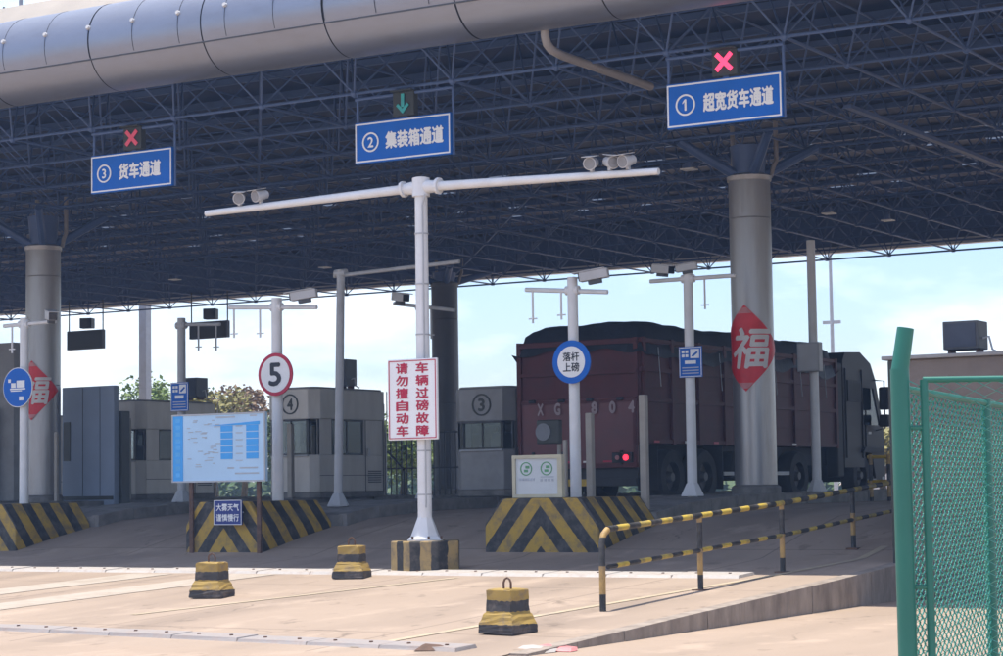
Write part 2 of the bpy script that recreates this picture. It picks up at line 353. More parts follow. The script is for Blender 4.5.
# ------------------------------------------------------------------ ground and ramp
mb = MB(); R_ = 2500
mb.sheet([[Vector((x, y, 0)) for x in (-R_, -300, -75, -30, -9.75, 0, 30, 300, R_)] for y in (-R_, -300, -30, 10, 20, 40, 80, 300, R_)])
tag(mb.build('ground', CONC), kind='structure')
YS = [14.0, 15, 15.5] + [16+.25*i for i in range(4*20)] + [36+2*i for i in range(0, 12)] + [62]
mb = MB()
rows = [[Vector((x, y, zr(y) + (.004 if y > 15.9 else -.03))) for x in [-75+3.0*k for k in range(22)] + [-9.80]] for y in YS]
mb.sheet(rows); tag(mb.build('lane_ramp', ASPH, smooth=20), kind='structure')
mb = MB()
mb.sheet([[Vector((x, 62, 1.134)) for x in (-75, -9.8)], [Vector((x, 140, .4)) for x in (-120, -9.8)]])
tag(mb.build('far_road', CONC), kind='structure')
kr = MB().box(-9.80, -9.62, 15.9, 62, -.3, -.02).build('ramp_kerb', KERBM); tag(kr, kind='structure')
y = 16.2
while y < 61:
    y2 = y + .92
    g = .006; dx = random.uniform(-.008, .008)
    m_ = MB(); za, zb = zr(y)+.012, zr(y2)+.012
    m_.prism([(-9.80+g, y+g, -.05), (-9.80+g, y2-g, -.05), (-9.80+g, y2-g, zb), (-9.80+g, y+g, za)], (.19+dx, 0, 0))
    m_.build('kerb_stone', KERBM, kr); y = y2
# painted lines (sheets just above the ramp)
def lane_line(name, x0, y0, x1, y1, w, m, dz=.010):
    n = max(2, int(abs(y1-y0)/.25)); rows = []
    ys = sorted(set([y0, y1] + [q for q in YS if y0 < q < y1]))
    for yy in ys:
        t = (yy-y0)/(y1-y0); xc = x0+(x1-x0)*t; rows.append([Vector((xc-w/2, yy, zr(yy)+dz)), Vector((xc+w/2, yy, zr(yy)+dz))])
    return tag(MB().sheet(rows).build(name, m), kind='structure')
lane_line('lane_marking', -11.55, 16.3, -10.35, 26.9, .11, LINEY)
lane_line('lane_marking', -18.75, 17.6, -18.25, 23.4, .75, LINEW)
lane_line('lane_marking', -20.55, 17.6, -20.0, 23.3, .75, LINEW)
lane_line('lane_marking', -16.1, 18.4, -14.8, 23.2, .10, LINEY)
lane_line('lane_marking', -24.5, 20.0, -24.2, 24.2, .35, LINEW)
# bolted steel strips across the lanes
def strip(label, xa, ya, xb, yb, w, n, group=None):
    d = Vector((xb-xa, yb-ya, 0)); L = d.length; d /= L; q = Vector((-d.y, d.x, 0))
    root = thing('steel_strip', label, 'road strip', (xa, ya, zr(ya)))
    step = L/n
    for i in range(n):
        s0, s1 = i*step+.006, (i+1)*step-.006; m_ = MB(); hh = .032+random.uniform(-.005, .008)
        c = []
        for s, e in ((s0, -1), (s1, -1), (s1, 1), (s0, 1)):
            p = Vector((xa, ya, 0))+d*s+q*e*w/2; p.z = zr(p.y)+.004; c.append(p)
        top = [p+Vector((0, 0, hh))+(Vector((xa, ya, 0))+d*((s0+s1)/2)-p).normalized()*Vector((0, 0, 0)).length for p in c]
        cc = sum((p for p in c), Vector())/4
        top = [Vector((p.x+(cc.x-p.x)*.02, p.y+(cc.y-p.y)*.12, p.z+hh)) for p in c]
        m_._add(c+top, ((3, 2, 1, 0), (4, 5, 6, 7), (0, 1, 5, 4), (1, 2, 6, 5), (2, 3, 7, 6), (3, 0, 4, 7)))
        pl = m_.build('plate', PLATE if w > .4 else PLATED, root)
        for k in (.25, .75):
            p = Vector((xa, ya, 0))+d*(s0+(s1-s0)*k); z = zr(p.y)+.004+hh
            MB().cyl((p.x, p.y, z-.004), (p.x, p.y, z+.012), .022, .018, 7).build('bolt', RUST, pl)
    return root
strip('bolted pale steel strip across the lanes at the shade line', -27.5, 23.66, -10.95, 23.80, .50, 18)
strip('bolted pale steel strip across the road below the small concrete blocks', -20.2, 17.2, -10.35, 16.38, .34, 11)
# torn strip end with red white bits beside the kerb
for i, (px, py, a) in enumerate(((437, 650, .4), (535, 650, -.2), (555, 649, .1))):
    p = atZ(px, py, .02)
    o = MB().prism([(-.2, -.09, 0), (.2, -.09, 0), (.17, -.02, .026), (-.13, -.02, .05)], (0, .14, 0)).build('loose_plate', (RUST, PLATE, POSTERP)[i], loc=(0, 0, 0))
    o.location = p; o.location.z = zr(p.y)+.006 if p.x < -9.8 else .006; o.rotation_euler.z = a
    tag(o, ('dark rusty plate scrap at the end of the lower steel strip', 'pale bent plate scrap lying at the foot of the kerb', 'reddish plate scrap lying at the foot of the kerb')[i], 'scrap')

def itop(Y): return ISL if Y < 28.3 else min(ISL, zr(Y)+.20)
# ------------------------------------------------------------------ traffic islands and striped noses
def island(xl, xr, y0, y1, first):
    top = ISL
    ys = [y0, 29, 30, 31, 32.5, 34.2, y1]
    o = MB(); o.prism([(xl+.1, q, itop(q+.01)-.015) for q in ys]+[(xl+.1, y1, .2), (xl+.1, y0, .2)], (xr-xl-.2, 0, 0)); o = o.build('traffic_island', ISLM); tag(o, kind='structure')
    y = y0
    while y < y1-.3:
        y2 = min(y+.95, y1)
        for xa, xb in ((xl, xl+.16), (xr-.16, xr)):
            j = random.uniform(-.012, .012)
            e_ = random.uniform(-.012, .008); MB().prism([(xa+j, y+.008, .25), (xa+j, y2-.008, .25), (xa+j, y2-.008, itop(y2)+e_), (xa+j, y+.008, itop(y+.01)+e_)], (xb-xa, 0, 0)).build('kerb_stone', ISLM, o)
        y = y2
    return o
ISLANDS = {'C': (-16.4, -14.5), 'B': (-22.0, -20.2), 'A': (-27.4, -25.6), 'A2': (-33.0, -31.0), 'A3': (-38.3, -36.3)}
for k, (xl, xr) in ISLANDS.items(): island(xl, xr, 28.35, 48, k)
def nose(xl, xr, y0, label):
    xc = (xl+xr)/2; w = (xr-xl)/2; zb = zr(y0)-.04; h = ISL-zb; ch = .30; cw = .28
    prof = [(-w, 0), (w, 0), (w, h-ch*1.25), (w-cw, h), (-w+cw, h), (-w, h-ch*1.25)]
    m_ = MB(); m_.prism([(xc+x, y0, zb+z) for x, z in prof], (0, 1.85, 0))
    bmesh.ops.bevel(m_.bm, geom=list(m_.bm.edges), offset=.025, segments=2, profile=.5, affect='EDGES')
    o = m_.build('island_nose', CHEV, loc=(xc, y0, zb+.04)); tag(o, label, 'crash barrier', 'striped island ends'); return o
nose(-16.4, -14.5, 26.5, 'black yellow chevron island end under the cream framed notice board')
nose(-22.0, -20.45, 26.42, 'black yellow chevron island end behind the white and blue information board')
nose(-27.6, -25.75, 26.45, 'black yellow striped island end under the blue round truck sign')

# ------------------------------------------------------------------ canopy
can = thing('toll_canopy', 'wide dark steel space frame canopy with round metal front edge', 'canopy', (-15.4, 26, 7.5))
MX, MY, ZL, ZT = 1.77, 2.26, 7.5, 8.9
X0 = -23.63-MX*22; NX = 46; NY = 12
lower = lambda i, j: Vector((X0+i*MX, 26+j*MY, ZL))
upper = lambda i, j: Vector((X0+(i+.5)*MX, 26+(j-.5)*MY, ZT))
members = []
for j in range(NY+1):
    for i in range(NX):
        if i < NX-1: members.append((lower(i, j), lower(i+1, j), .025))
        if j < NY: members.append((lower(i, j), lower(i, j+1), .023))
for j in range(NY+2):
    for i in range(NX-1):
        if i < NX-2: members.append((upper(i, j), upper(i+1, j), .020))
        if j < NY+1: members.append((upper(i, j), upper(i, j+1), .020))
for j in range(NY+1):
    for i in range(NX):
        for di in (-1, 0):
            for dj in (0, 1):
                if 0 <= i+di < NX-1: members.append((lower(i, j), upper(i+di, j+dj), .0165))
def scr(p):
    d = p-CAM; z = d.dot(_n)
    return (CX+F_PX*d.dot(_r)/z, CY-F_PX*d.dot(_u)/z, z) if z > 1 else (-9999, -9999, 1)
def vis(m):
    mid = (m[0]+m[1])/2; x, y, z = scr(mid)
    return z if (-20 < x < 1020 and -10 < y < 330) else 1e6+z
members.sort(key=vis)
unit = MB().cyl((0, 0, 0), (0, 0, 1), 1, 1, 7, False); um = bpy.data.meshes.new('frame_member'); unit.bm.to_mesh(um); unit.bm.free(); um.materials.append(STRUT)
for a, b, r in members[:290]:
    o = bpy.data.objects.new('frame_member', um); COL.objects.link(o); o.parent = can
    d = b-a; o.location = a-WL[can.name]; o.rotation_euler = d.to_track_quat('Z', 'Y').to_euler(); o.scale = (r, r, d.length); WL[o.name] = WL[can.name]
mb = MB()
for a, b, r in members[290:]: mb.cyl(a, b, r, r, 5, False)
tag(mb.build('far_frame', STRUT, can), kind='stuff')
mb = MB()
for j in range(NY+1):
    for i in range(NX):
        p = lower(i, j)
        if j < 2: mb.lathe(p, [(.02, -.06), (.05, -.035), (.062, 0), (.05, .035), (.02, .06)], 8)
        elif j % 1 == 0: mb.box(p.x-.04, p.x+.04, p.y-.04, p.y+.04, p.z-.04, p.z+.04)
tag(mb.build('frame_joints', STRUT, can), kind='stuff')
XA, XB = X0-.3, X0+NX*MX+.2
mb = MB().box(XA, XB, 24.9, 37.0, 9.12, 9.14); fill = MB(); ysk = 37.0; skr = random.Random(2); SKW = .34; nsk = 0
for row in range(9):  # rows of panels added at random so flecks of light show through
    y0_, y1_ = ysk, ysk+SKW; x = XA
    while x < XB:
        L_ = skr.uniform(.8, 4.0); fill.box(x, min(x+L_, XB), y0_, y1_, 9.121, 9.139); x += L_
        l_ = skr.uniform(.25, .8)
        if x+l_ < XB: MB().box(x-.02, x+l_+.02, y0_-.03, y1_+.03, 9.142, 9.15).build('fleck_panel', FLECKM, can); x += l_
    ynext = ysk+1.72 if row < 8 else 54.3
    mb.box(XA, XB, y1_, ynext, 9.12, 9.14); ysk = ynext
tag(fill.build('roof_infill', DECK, can), kind='stuff')
mb.build('roof_sheet', DECK, can)
mb = MB()
for k in range(18): mb.box(XA, XB, 25.6+k*1.6, 25.68+k*1.6, 9.0, 9.11)
tag(mb.build('purlins', STRUT, can), kind='stuff')
MB().box(XA, XB, 54.3, 54.45, 7.86, 9.3).build('rear_fascia', STRUT, can)
MB().box(XA, XB, 54.05, 54.29, 7.78, 7.95).build('rear_gutter', WHITE, can)
for s in (XA, XB): MB().box(s-.06, s+.06, 24.8, 54.5, 8.6, 9.4).build('side_fascia', GREYP, can)
# round front edge: upper and lower sheet-metal panels
YC, ZC, RT = 24.62, 8.40, .68
k0 = -21.82
MB().cyl((XA, YC, ZC), (XB, YC, ZC), RT-.025, None, 40).build('edge_core', DARKGAP, can)
i0 = int((XA-k0)/2.2)+1; i1 = int((XB-k0)/2.2)
for i in range(i0, i1):
    xa, xb = k0+i*2.2+.012, k0+(i+1)*2.2-.012
    for a0, a1 in ((94, 204.5), (205.3, 276)):
        m_ = MB(); n = 14
        rows = []
        jr = random.uniform(-.004, .004)
        for q in range(n+1):
            t = RAD(a0+(a1-a0)*q/n); rr = RT+jr
            rows.append([Vector((x, YC+rr*math.cos(t), ZC+rr*math.sin(t))) for x in (xa, xb)])
        m_.sheet(rows); m_.build('edge_panel', ALU, can, smooth=60)
    if -32 < xa < -6:
        for s in (.55, 1.45):
            x = xa+s*1.1-.2 if False else k0+(i+s/2.0)*2.2-.0
    # seam flange
MB().box(XA, XB, YC-RT*.906-.012, YC-RT*.906+.02, ZC-RT*.4226-.012, ZC-RT*.4226+.008).build('seam_rail', DKGREY, can)
for k in range(30):
    x = -30.7+.886*k; t = RAD(163)
    p = Vector((x, YC+RT*math.cos(t), ZC+RT*math.sin(t))); nrm = Vector((0, math.cos(t), math.sin(t)))
    MB().cyl(p-nrm*.02, p+nrm*.035, .045, .03, 10).build('stud', CAMW, can, smooth=True)
    MB().path([(x+.01, YC+(RT+.004)*math.cos(RAD(q)), ZC+(RT+.004)*math.sin(RAD(q))) for q in range(100, 205, 6)], .004, 4).build('panel_joint', DARKGAP, can)
MB().prism([(XA, 24.98, 9.0), (XA, 24.98, 9.1), (XA, 25.80, 9.72), (XA, 25.92, 9.72), (XA, 25.92, 9.0)], (XB-XA, 0, 0)).build('coping', COPE, can)
# drain pipe out of the edge and cable trays
pa = atY(545, 35, 24.75); pts = [(pa.x, 24.75, 7.9), (pa.x, 24.75, 7.66), (pa.x, 24.80, 7.56), (pa.x, 24.92, 7.50), (pa.x, 25.2, 7.47), (pa.x, 27.9, 7.45)]
tag(MB().path(pts, .062, 10).build('drain_pipe', PIPE, loc=(pa.x, 24.75, 7.9), smooth=True), 'beige elbowed rain pipe coming out of the round canopy edge', 'pipe')
for (xa, lab) in ((-12.35, 'long flat cable tray running back under the canopy frame'),):
    r_ = MB().box(xa-.06, xa+.06, 31, 53, 7.38, 7.44).build('cable_tray', STRUT, loc=(xa, 31, 7.4)); tag(r_, lab, 'cable tray')
# roof letters support seen over the edge
rf = thing('roof_sign_frame', 'thin steel frame legs rising above the canopy front edge', 'frame', (-24.5, 26.6, 9.3))
for x in (-26.4, -25.8, -24.9): MB().cyl((x, 26.6, 9.27), (x, 26.6, 10.6), .035).build('post', GREYP, rf)
MB().prism([(-26.5, 26.58, 9.27), (-26.0, 26.58, 9.27), (-26.2, 26.58, 10.0)], (0, .05, 0)).build('gusset', DKGREY, rf)
MB().cyl((-26.6, 26.6, 10.4), (-24.6, 26.6, 10.4), .03).build('crossbar', GREYP, rf)
# canopy lamps
for px, py in ((689, 170), (829, 214), (888, 221), (175, 280), (325, 268)):
    p = atZ(px, py, 7.36)
    if p.y > 53: continue
    r_ = thing('canopy_lamp', 'flat white lamp under the canopy frame', 'lamp', (p.x, p.y, 7.36), 'flat lamps under the canopy')
    MB().box(p.x-.13, p.x+.13, p.y-.13, p.y+.13, 7.36, 7.385, bev=.005).build('lamp_housing', SIGNW, r_)
    MB().box(p.x-.05, p.x+.05, p.y-.05, p.y+.05, 7.385, 7.52).build('bracket', STRUT, r_)

# ------------------------------------------------------------------ canopy columns
def column(x, y, ztop, label, r=.37, COLM=COLM):
    c = thing('canopy_column', label, 'column', (x, y, ISL), 'round canopy columns')
    MB().lathe((x, y, 0), [(r+.06, ISL-.05), (r+.06, ISL+.10), (r+.01, ISL+.14)], 28).build('base_collar', ISLM, c, smooth=True)
    zs = ISL+.13; k = 0
    while zs < ztop-.05:
        z2 = min(zs+2.35, ztop)
        MB().lathe((x, y, 0), [(r-.012, zs), (r, zs+.012), (r, z2-.012), (r-.012, z2)], 36).build('cladding_ring', COLM, c, smooth=30); zs = z2
    MB().lathe((x, y, 0), [(r+.02, ztop-.02), (r+.03, ztop+.06), (r-.05, ztop+.1)], 28).build('top_collar', COLM, c, smooth=30)
    MB().cyl((x, y, ztop), (x, y, 7.46), .27, .33, 16).build('core', STRUT, c, smooth=True)
    for dx, dy in ((1, 1), (1, -1), (-1, 1), (-1, -1)):
        MB().cyl((x+dx*.12, y+dy*.12, ztop+.05), (x+dx*.86, y+dy*1.05, 7.5), .10, .08, 8).build('branch', STRUT, c)
        if dy < 0: MB().path([(x+dx*.30, y-.25*dy, ztop+.06), (x+dx*.36, y-.25*dy, ztop+.25), (x+dx*.42, y-.25*dy, ztop+.35), (x+dx*.42, y-.25*dy, 7.9)], .045, 8).build('pipe', PIPE, c)
    return c
YCOL = 34.0
column(-15.43, YCOL, 6.85, 'round grey column beside the truck with the whole red poster')
xl_ = atX(43, 495, -31.9)
CL = (xl_.x, xl_.y)
column(CL[0], CL[1], 6.75, 'round grey column half covered by the blue truck sign pole')
xr_ = atX(447, 490, -31.6)
column(xr_.x, xr_.y, 7.1, 'shaded round column rising behind the red lettered warning board', .37, mat('shade toned column cladding', (.10, .10, .105), .5, .2, .1, 1.5))  # canopy shade is put into this column's darker cladding colour
p = atY(145.3, 480, 58)
tag(MB().box(p.x-.17, p.x+.17, 57.85, 58.15, 1.0, 9, bev=.02).build('pale_post', GREYP, loc=(p.x, 58, 1.0)), 'tall pale square post behind the canopy near the tree', 'post')
p = atX(11, 480, -37.2)
r_ = thing('clad_pillar', 'tall dark grey clad pillar left of the blue round truck sign', 'pillar', (p.x, p.y, ISL))
MB().box(p.x-.45, p.x+.38, p.y-.3, p.y+.3, ISL, 5.2, bev=.02).build('cladding', BOOTHD, r_)
MB().box(p.x-.55, p.x-.1, p.y-.5, p.y-.34, ISL, 3.6, bev=.02).build('pale_panel', GREYP, r_)

# posters on the columns
def poster(cx, cy, r, ang, zc, hw, hh, label):
    root = thing('poster', label, 'poster', (cx, cy-r, zc))
    def cylmap(u, z, rr): t = ang+u/r; return Vector((cx+rr*math.sin(t), cy-rr*math.cos(t), zc+z))
    m_ = MB(); n = 24; rows = []
    for i in range(n+1):
        u = -hw+2*hw*i/n; e = hh*(1-abs(u)/hw)+.002
        rows.append([cylmap(u, -e+2*e*k/6, r+.012+.004*math.sin(9*u+k)) for k in range(7)])
    m_.sheet(rows); m_.build('sheet', POSTER, root, smooth=True)
    bm = fit_text(text_mesh('福', 1, .022), hw*.92, hh*.95)
    for _ in range(3):
        es = [e for e in bm.edges if e.calc_length() > .08]
        if es: bmesh.ops.subdivide_edges(bm, edges=es, cuts=1); bmesh.ops.triangulate(bm, faces=bm.faces)
    for v in bm.verts: v.co = cylmap(v.co.x+v.co.z*.16+.10, v.co.z, r+.022)
    mm = MB(); mm.bm.free(); mm.bm = bm; mm.build('character', POSTERW, root)
    for s in (1, -1):
        m_ = MB(); m_.sheet([[cylmap(-.13+.26*k/4, s*hh*.80, r+.022) for k in range(5)], [cylmap((-.13+.26*k/4)*.35, s*hh*.93, r+.022) for k in range(5)]])
        m_.build('corner_print', POSTERP, root)
pz = atY(752, 348, YCOL-.3).z
poster(-15.43, YCOL, .37, RAD(3), pz, .74, .76, 'red diamond poster with white character on the column beside the truck')
pz = atY(45, 390, CL[1]-.3).z
poster(CL[0], CL[1], .37, RAD(4), pz, .62, .64, 'red diamond poster on the column behind the blue round sign')

# ------------------------------------------------------------------ overhead lane signs and signals
def lane_sign(xa, xb, num, body, sig, lab):
    Y = 25.97; z0, z1 = 6.40, 7.03
    r_ = thing('lane_sign', 'blue overhead sign numbered %s with %s white characters' % (num, lab), 'sign', ((xa+xb)/2, Y, z0), 'blue overhead lane signs')
    MB().box(xa+.02, xb-.02, Y-.03, Y+.03, z0, z1, bev=.008).build('panel', BLUE, r_)
    fr = MB(); t = .022
    fr.box(xa+.03, xb-.03, Y-.036, Y-.031, z0+.02, z0+.02+t).box(xa+.03, xb-.03, Y-.036, Y-.031, z1-.02-t, z1-.02)
    fr.box(xa+.03, xa+.03+t, Y-.036, Y-.031, z0+.02+t, z1-.02-t).box(xb-.03-t, xb-.03, Y-.036, Y-.031, z0+.02+t, z1-.02-t)
    fr.build('border', SIGNW, r_)
    for x in (xa+.02, xb-.02):
        MB().cyl((x, Y+.05, z0), (x, Y+.05, ZL), .022).build('hanger', STRUT, r_)
    MB().cyl((xa, Y+.02, ZL-.10), (xb, Y+.02, ZL-.10), .025).build('hanger_bar', STRUT, r_)
    cx = xa+.31; zc = (z0+z1)/2
    ring(MB(), (cx, 0, zc), .125, .15, Y-.040, Y-.032).build('number_ring', SIGNW, r_)
    put_text(fit_text(text_mesh(num, .2, .0045), None, .16), (cx, Y-.036, zc), 'numeral', SIGNW, r_)
    if num == '1': MB().prism([(cx-.045, Y-.0375, zc+.035), (cx-.012, Y-.0375, zc+.078), (cx-.012, Y-.0375, zc+.05), (cx-.045, Y-.0375, zc+.015)], (0, .003, 0)).build('numeral_flag', SIGNW, r_)
    w = (xb-xa)-.72
    put_text(fit_text(text_mesh(body, .3, .012), w if len(body) > 4 else w*.86, .27), (xa+.58+w/2 if len(body) > 4 else xa+.62+w*.43, Y-.036, zc), 'lettering', SIGNW, r_)
    # signal
    sx = (xa+xb)/2+.02; zb = z1+.03; q = .19
    g = thing('lane_signal', {'x': 'brightly lit red cross signal on the sign numbered 1', 'd': 'dim red cross signal on the sign numbered 3', 'v': 'dark signal with faint green down arrow on the sign numbered 2'}[sig], 'traffic signal', (sx, Y, zb))
    MB().box(sx-q, sx+q, Y-.02, Y+.10, zb, zb+2*q, bev=.01).build('housing', FRAMEB, g)
    MB().box(sx-q, sx+q, Y-.10, Y-.02, zb+2*q-.02, zb+2*q).build('visor', FRAMEB, g)
    MB().box(sx-.04, sx+.04, Y+.02, Y+.06, z1, zb).build('bracket', STRUT, g)
    zc = zb+q; m_ = MB(); yy = Y-.034
    if sig in 'xd':
        for a in (45, -45):
            m_.box(-.16, .16, -.012, 0, -.032, .032, M=Matrix.Translation((sx, yy+(.002 if a > 0 else 0), zc)) @ Matrix.Rotation(RAD(a), 4, 'Y'))
        m_.build('cross', REDLED if sig == 'x' else REDLEDD, g)
    else:
        m_.box(sx-.028, sx+.028, yy-.01, yy, zc-.06, zc+.14)
        for a in (45, -45): m_.box(-.028 if a < 0 else -.14, .14 if a < 0 else .028, -.012, 0, -.025, .025, M=Matrix.Translation((sx, yy+(.002 if a > 0 else 0), zc-.12)) @ Matrix.Rotation(RAD(a), 4, 'Y'))
        m_.build('arrow', GRNLED, g)
lane_sign(-23.60, -21.84, '3', '货车通道', 'd', 'four')
lane_sign(-18.29, -16.53, '2', '集装箱通道', 'v', 'five')
lane_sign(-13.01, -11.24, '1', '超宽货车通道', 'x', 'six')

# ------------------------------------------------------------------ mast with crossarm and warning board
GX, GY = -15.97, 24.25
zb = zr(GY)
t = thing('camera_mast', 'white mast with long crossarm standing on striped concrete footing', 'mast', (GX, GY, zb))
ft = MB(); oct_ = [(GX+.50*math.cos(RAD(8+45*k)), GY+.50*math.sin(RAD(8+45*k)), zb-.05) for k in range(8)]
for k in range(8):
    a, b = oct_[k], oct_[(k+1) % 8]
ft.prism(oct_, (0, 0, .46)); bmesh.ops.bevel(ft.bm, geom=list(ft.bm.edges), offset=.02, segments=2, profile=.5, affect='EDGES')
FOOT = stripes('footing paint', 'x', .07, .125, yellow=(.36, .25, .10))
ft.build('footing', FOOT, t); zt = zb+.41
MB().lathe((GX, GY, 0), [(.25, zt), (.25, zt+.02), (.20, zt+.06), (.10, zt+.32), (.095, zt+.34)], 8).build('base_flare', WHITE, t)
for k in range(6):
    a = RAD(60*k+15); MB().cyl((GX+.23*math.cos(a), GY+.23*math.sin(a), zt+.02), (GX+.23*math.cos(a), GY+.23*math.sin(a), zt+.06), .016, None, 6).build('anchor_bolt', RUST, t)
MB().cyl((GX, GY, zt+.2), (GX, GY, 5.80), .098, .088, 20).build('pole', WHITE, t, smooth=True)
zl, zm, zrr = 5.60, 5.66, 5.55
for x1, z1, nm in ((-19.78, zl, -1), (-12.28, zrr, 1)):
    MB().cyl((GX+.1*nm, GY, zm), (x1, GY, z1), .068, .045, 12).build('arm', WHITE, t, smooth=True)
    MB().cyl((GX+.08*nm, GY, zm), (GX+.30*nm, GY, zm-.004), .10, .075, 12).build('flange', WHITE, t, smooth=True)
    MB().cyl((GX+.27*nm, GY, zm), (GX+.31*nm, GY, zm-.004), .115, None, 12).build('flange_plate', WHITE, t)
MB().cyl((GX, GY, zm-.13), (GX, GY, zm+.13), .125, None, 16).build('sleeve', WHITE, t, smooth=True)
MB().path([(GX+.07, GY-.075, zt+.45), (GX+.072, GY-.076, 3.0), (GX+.07, GY-.075, 5.4), (GX+.12, GY-.08, 5.55)], .011, 5).build('conduit', GREYP, t)
for z in (1.4, 2.0, 3.6, 4.3, 5.0): MB().cyl((GX, GY, z), (GX, GY, z+.02), .100, None, 20).build('strap', GREYP, t)
def flood(px, py, label, zarm, tilt=0.):
    p = atY(px, py, GY); x = p.x
    r_ = thing('flash_lamp', label, 'camera', (x, GY, zarm))
    MB().box(x-.02, x+.02, GY-.03, GY+.03, zarm, zarm+.09).build('bracket', CAMW, r_)
    M_ = Matrix.Translation((x, GY, zarm+.12)) @ Matrix.Rotation(tilt, 4, 'Z') @ Matrix.Rotation(RAD(12), 4, 'X') @ Matrix.Scale(.85, 4)
    MB().cyl((0, -.14, 0), (0, .12, 0), .105, .075, 16).build('body', CAMW, r_, smooth=True, M=M_)
    MB().cyl((0, -.15, 0), (0, -.142, 0), .088, None, 16).build('lens', mat('frosted lens', (.22, .22, .23), .25), r_, M=M_)
    MB().box(-.11, .11, -.20, .05, .105, .115).build('hood', CAMW, r_, M=M_)
zAt = lambda x: zm+(zl-zm)*(GX-x)/(GX+19.78)+.05 if x < GX else zm+(zrr-zm)*(x-GX)/(-12.28-GX)+.05
for px, py, lab, tl in ((240, 198, 'grey flash unit nearest the crossarm tip on the information board side', .5), (261, 196, 'grey flash unit second from the crossarm tip on the information board side', -.2), (592, 165, 'grey flash unit nearest the mast among three on the crossarm towards the truck', .2), (610, 163, 'middle one of three grey flash units on the crossarm towards the truck', .9), (628, 162, 'grey flash unit at the crossarm tip on the truck side', -.2)):
    flood(px, py, lab, zAt(atY(px, py, GY).x), tl)
# board
bx0, bx1, bz0, bz1 = -16.44, -15.63, 2.16, 3.27; by = GY-.16
t = thing('warning_board', 'white board with red vertical characters clamped to the mast', 'sign', (GX, by, bz0))
MB().box(bx0, bx1, by-.02, by+.02, bz0, bz1, bev=.006).build('panel', SIGNW, t)
fr = MB(); q = .012; e = .018
fr.box(bx0+e, bx1-e, by-.026, by-.021, bz0+e, bz0+e+q).box(bx0+e, bx1-e, by-.026, by-.021, bz1-e-q, bz1-e).box(bx0+e, bx0+e+q, by-.026, by-.021, bz0+e+q, bz1-e-q).box(bx1-e-q, bx1-e, by-.026, by-.021, bz0+e+q, bz1-e-q)
fr.build('border', SIGNR, t)
for k, (xc, s) in enumerate(((-16.20, '请勿擅自动车'), (-15.87, '车辆过磅故障'))):
    for i, ch in enumerate(s):
        put_text(fit_text(text_mesh(ch, .2, .006), .21, .150), (xc, by-.024, bz1-.125-i*.172), 'character', SIGNR, t)
for z in (bz0+.25, bz1-.25): MB().box(GX-.14, GX+.14, by+.02, GY+.02, z-.025, z+.025).build('clamp', GREYP, t)

# ------------------------------------------------------------------ small poles with cameras, signs
def camera_unit(root, x, y, z, d, s=1.0):
    M_ = Matrix.Translation((x, y-.06, z-.02)) @ Matrix.Rotation(d, 4, 'Z') @ Matrix.Rotation(RAD(8), 4, 'X') @ Matrix.Scale(s*1.0, 4)
    b = MB().box(-.075, .075, -.22, .22, -.07, .07, bev=.012).build('camera', CAMW, root, M=M_)
    MB().box(-.09, .09, -.32, .18, .071, .085).build('sunshade', CAMW, b, M=M_)
    MB().box(-.05, .05, -.1, .1, -.13, -.071).build('mount', DKGREY, b, M=M_)
    MB().box(-.07, .07, -.234, -.222, -.062, .062, bev=.004).build('lens', LENS, b, M=M_)
def pole(px, ytop, X, label, r=.055, arm=None, cams=(), rods=(), base=True, lean=0., m=WHITE, zbase=None):
    p0 = atX(px, 490, X); pt = atX(px, ytop, X); zbase = itop(p0.y) if zbase is None else zbase
    x, y = p0.x, p0.y; zt = CAM.z+(pt.z-CAM.z)*(y/pt.y)
    t = thing('camera_pole' if arm else 'sign_pole', label, 'pole', (x, y, zbase), 'camera and sign poles on the islands')
    MB().cyl((x, y, zbase-.02), (x+lean, y, zt), r, r*.92, 14).build('shaft', m, t, smooth=True)
    if base:
        MB().lathe((x, y, zbase), [(r+.11, 0), (r+.11, .02), (r+.02, .2), (r, .22)], 8).build('base_flare', m, t)
    if arm:
        xa, xb, za, zbb = arm                      # offsets along X and heights below the top
        MB().cyl((x+xa+lean, y, zt-za), (x+xb+lean, y, zt-zbb), .035, None, 8).build('arm', m, t, smooth=True)
        MB().cyl((x-.11+lean, y, zt-(za+zbb)/2), (x+.11+lean, y, zt-(za+zbb)/2), .07, None, 12).build('sleeve', m, t)
    for dx, dz, d, s in cams: camera_unit(t, x+dx+lean, y-.02, zt+dz, d, s)
    for dx, dz, L in rods:
        rr = MB().cyl((x+dx, y, zt+dz), (x+dx, y, zt+dz-L), .017, None, 6).build('hanging_rod', m, t)
        MB().box(x+dx-.07, x+dx+.07, y-.012, y+.012, zt+dz-L+.06, zt+dz-L+.08).build('prong', m, rr)
    return x, y, zt
MPP = lambda x, y: (Vector((x, y, 1.5))-CAM).dot(_n)/F_PX    # metres per photo pixel at a place

